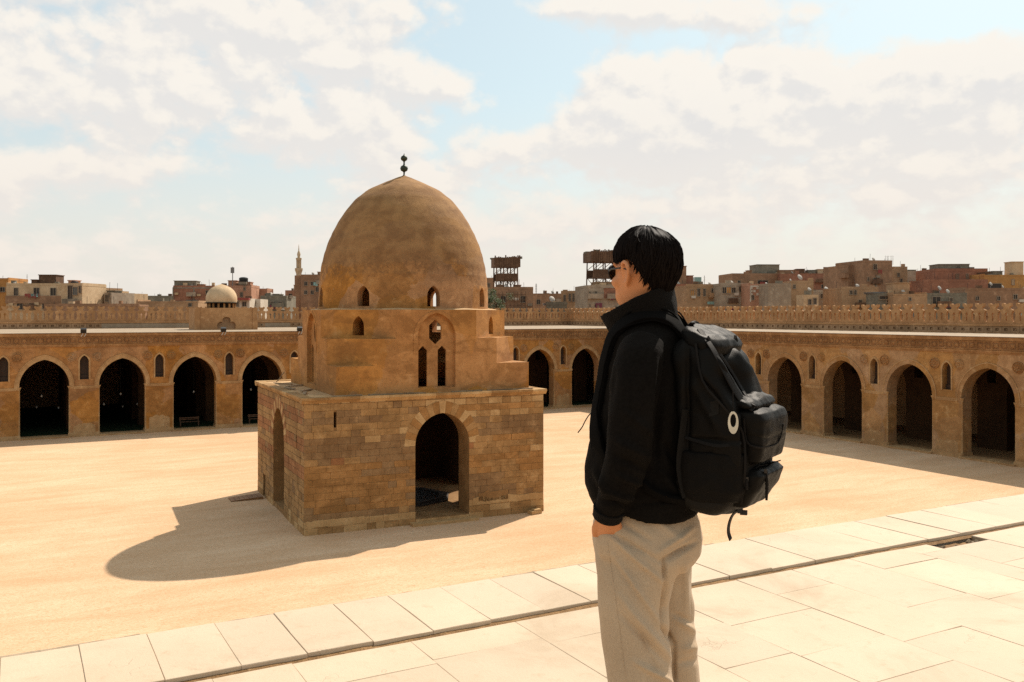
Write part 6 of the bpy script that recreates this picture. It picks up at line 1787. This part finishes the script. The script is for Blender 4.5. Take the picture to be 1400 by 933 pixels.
# woven label patch
m = MB()
c4 = [onto(ball_, x, y, .0025)[0] for x, y in [(971, 550), (984, 546), (983, 566), (970, 570)]]
n_ = onto(ball_, 977, 558)[1]
m.add([p for p in c4] + [p - n_ * .004 for p in c4], [(0, 1, 2, 3), (7, 6, 5, 4), (0, 4, 5, 1), (1, 5, 6, 2), (2, 6, 7, 3), (3, 7, 4, 0)]); pk_obj(m, 'label_patch', 'nylon_grey', sharp=0)
# zip pullers
def puller(px, py, ln):
    p_, n_ = onto(ball_, px, py, .005)
    m = MB(); m.box(p_, (.008, .008, .012)); pk_obj(m, 'zip_slider', 'zip_metal', sharp=0)
    m = MB(); m.tube([p_ + n_ * .003, p_ + n_ * .006 + Vector((0, 0, -ln * .5)), p_ + n_ * .004 + Vector((0, 0, -ln))], [.003, .005, .0035], 8); pk_obj(m, 'zip_pull', 'webbing_black')
puller(1045, 646, .085); puller(1022, 655, .03); puller(1004, 463, .03)
# bone coloured oval ring hung on the side
rg = onto(ball_, 1003, 577, .016)[0]; nn = (TOC + onto(ball_, 1003, 577)[1] * .5); nn.z = 0; nn.normalize()
ax = Vector((0, 0, 1)).cross(nn).normalized()
m = MB(); vs = []; fs = []; n1 = 40
for i in range(n1):
    a = 2 * math.pi * i / n1
    o_ = (.0142 * math.cos(a), .031 * math.sin(a)); i_ = (.0082 * math.cos(a), .006 + .0185 * math.sin(a))
    for (x, z), dd in ((o_, .0025), (i_, .0025), (i_, -.0025), (o_, -.0025)): vs.append(rg + ax * x + Vector((0, 0, z)) + nn * dd)
for i in range(n1):
    j = (i + 1) % n1
    for k in range(4): fs.append((4 * i + k, 4 * i + (k + 1) % 4, 4 * j + (k + 1) % 4, 4 * j + k))
m.add(vs, fs)
wp = lambda v: tuple(ploc + Matrix.Rotation(prz, 3, 'Z') @ v)
kr = thing('key_ring_charm', 'bone white oval ring hanging from the side of the backpack', 'charm', wp(rg), prz)
o = m.obj('oval_ring', 'ring_bone', kr, sharp=40); o.location = tuple(-rg)
m = MB(); m.tube([rg + Vector((0, 0, .029)), rg + Vector((0, 0, .045)) - nn * .002, rg + Vector((0, 0, .085)) - nn * .006], .0018, 6); o = m.obj('cord', 'webbing_black', kr); o.location = tuple(-rg)
# shoulder straps over the jacket
def strap(sx):
    P_ = [(.075, -.150, 1.47), (.085, -.105, 1.515), (.095, -.05, 1.53), (.105, .015, 1.515), (.112, .07, 1.46), (.118, .11, 1.38), (.128, .125, 1.27), (.150, .105, 1.17), (.185, .05, 1.09), (.205, -.04, 1.03), (.185, -.13, .99), (.150, -.17, .975)]
    pts = []; nr0 = None
    for p_ in dense([(sx * x, y, z) for x, y, z in P_], 4):
        h_, n_, *_ = bj.find_nearest(p_)
        d_ = (p_ - h_).dot(n_)
        pts.append(h_ + n_ * .012 if d_ < .06 else p_)
        nr0 = nr0 or n_
    sm = [pts[0]] + [(pts[i - 1] + pts[i] * 2 + pts[i + 1]) / 4 for i in range(1, len(pts) - 1)] + [pts[-1]]
    m = MB(); m.tube(sm, [.027 if i < 30 else .013 for i in range(len(sm))], 14, 0, (.007, nr0))
    o = pk_obj(m, 'shoulder_strap', 'strap_black')
    for e in (-1, 1):
        m = MB(); q_ = []
        for i in range(0, 30):
            t_ = (sm[min(i + 1, len(sm) - 1)] - sm[max(0, i - 1)]).normalized(); h_, n_, *_ = bj.find_nearest(sm[i]); b_ = t_.cross(n_).normalized()
            q_.append(sm[i] + b_ * .027 * e + n_ * .003)
        m.tube(q_, .0026, 8); m.obj('strap_binding', 'strap_black', o)
strap(-1); strap(1)
m = MB(); q_ = [Vector((-.06, -.155, 1.475)), Vector((-.055, -.150, 1.505)), Vector((-.02, -.150, 1.528)), Vector((.03, -.150, 1.525)), Vector((.055, -.155, 1.49))]
m.tube(dense([PM @ (v + Vector((0, 0, -.03))) for v in q_], 4), .011, 10, 0, (.004, (0, -1, 0))); pk_obj(m, 'haul_loop', 'webbing_black')
m = MB(); m.tube(dense([onto(bj, 948, 441, .01)[0], PM @ Vector((-.07, -.16, 1.485)), PM @ Vector((-.075, -.20, 1.462)), PM @ Vector((-.08, -.235, 1.42))], 4), .012, 10, 0, (.002, (0, 0, 1))); pk_obj(m, 'load_strap', 'webbing_black')
# sternum strap end curling free in front of the chest
C_ = [PCAM + (LF + LR * ((x - 700) / FPX) + Vector((0, 0, (HORY - y) / FPX))) * 2.80 for x, y in [(822, 556), (814, 561), (806, 567), (800, 576), (796, 584), (790, 592)]]
m = MB(); m.tube(dense(C_, 4), .0042, 8, 0, (.0014, (0, 0, 1))); pk_obj(m, 'loose_strap', 'webbing_black')
m = MB(); m.box(C_[0] + Vector((.005, -.01, .01)), (.03, .02, .045)); pk_obj(m, 'strap_buckle', 'webbing_black', sharp=0)
# lower compression strap and its buckle under the pack
m = MB(); C_ = [PCAM + (LF + LR * ((x - 700) / FPX) + Vector((0, 0, (HORY - y) / FPX))) * 2.62 for x, y in [(1012, 696), (1002, 704), (997, 716), (996, 728), (999, 738)]]
m.tube(dense(C_, 4), .0105, 10, 0, (.0016, (0, 1, 0))); pk_obj(m, 'hanging_strap', 'webbing_black')
m = MB(); c_ = C_[0] + Vector((0, 0, .002)); m.box(c_, (.026, .014, .026)); m.box(c_ + Vector((0, -.01, -.012)), (.016, .02, .012)); pk_obj(m, 'side_buckle', 'black_iron', sharp=0)
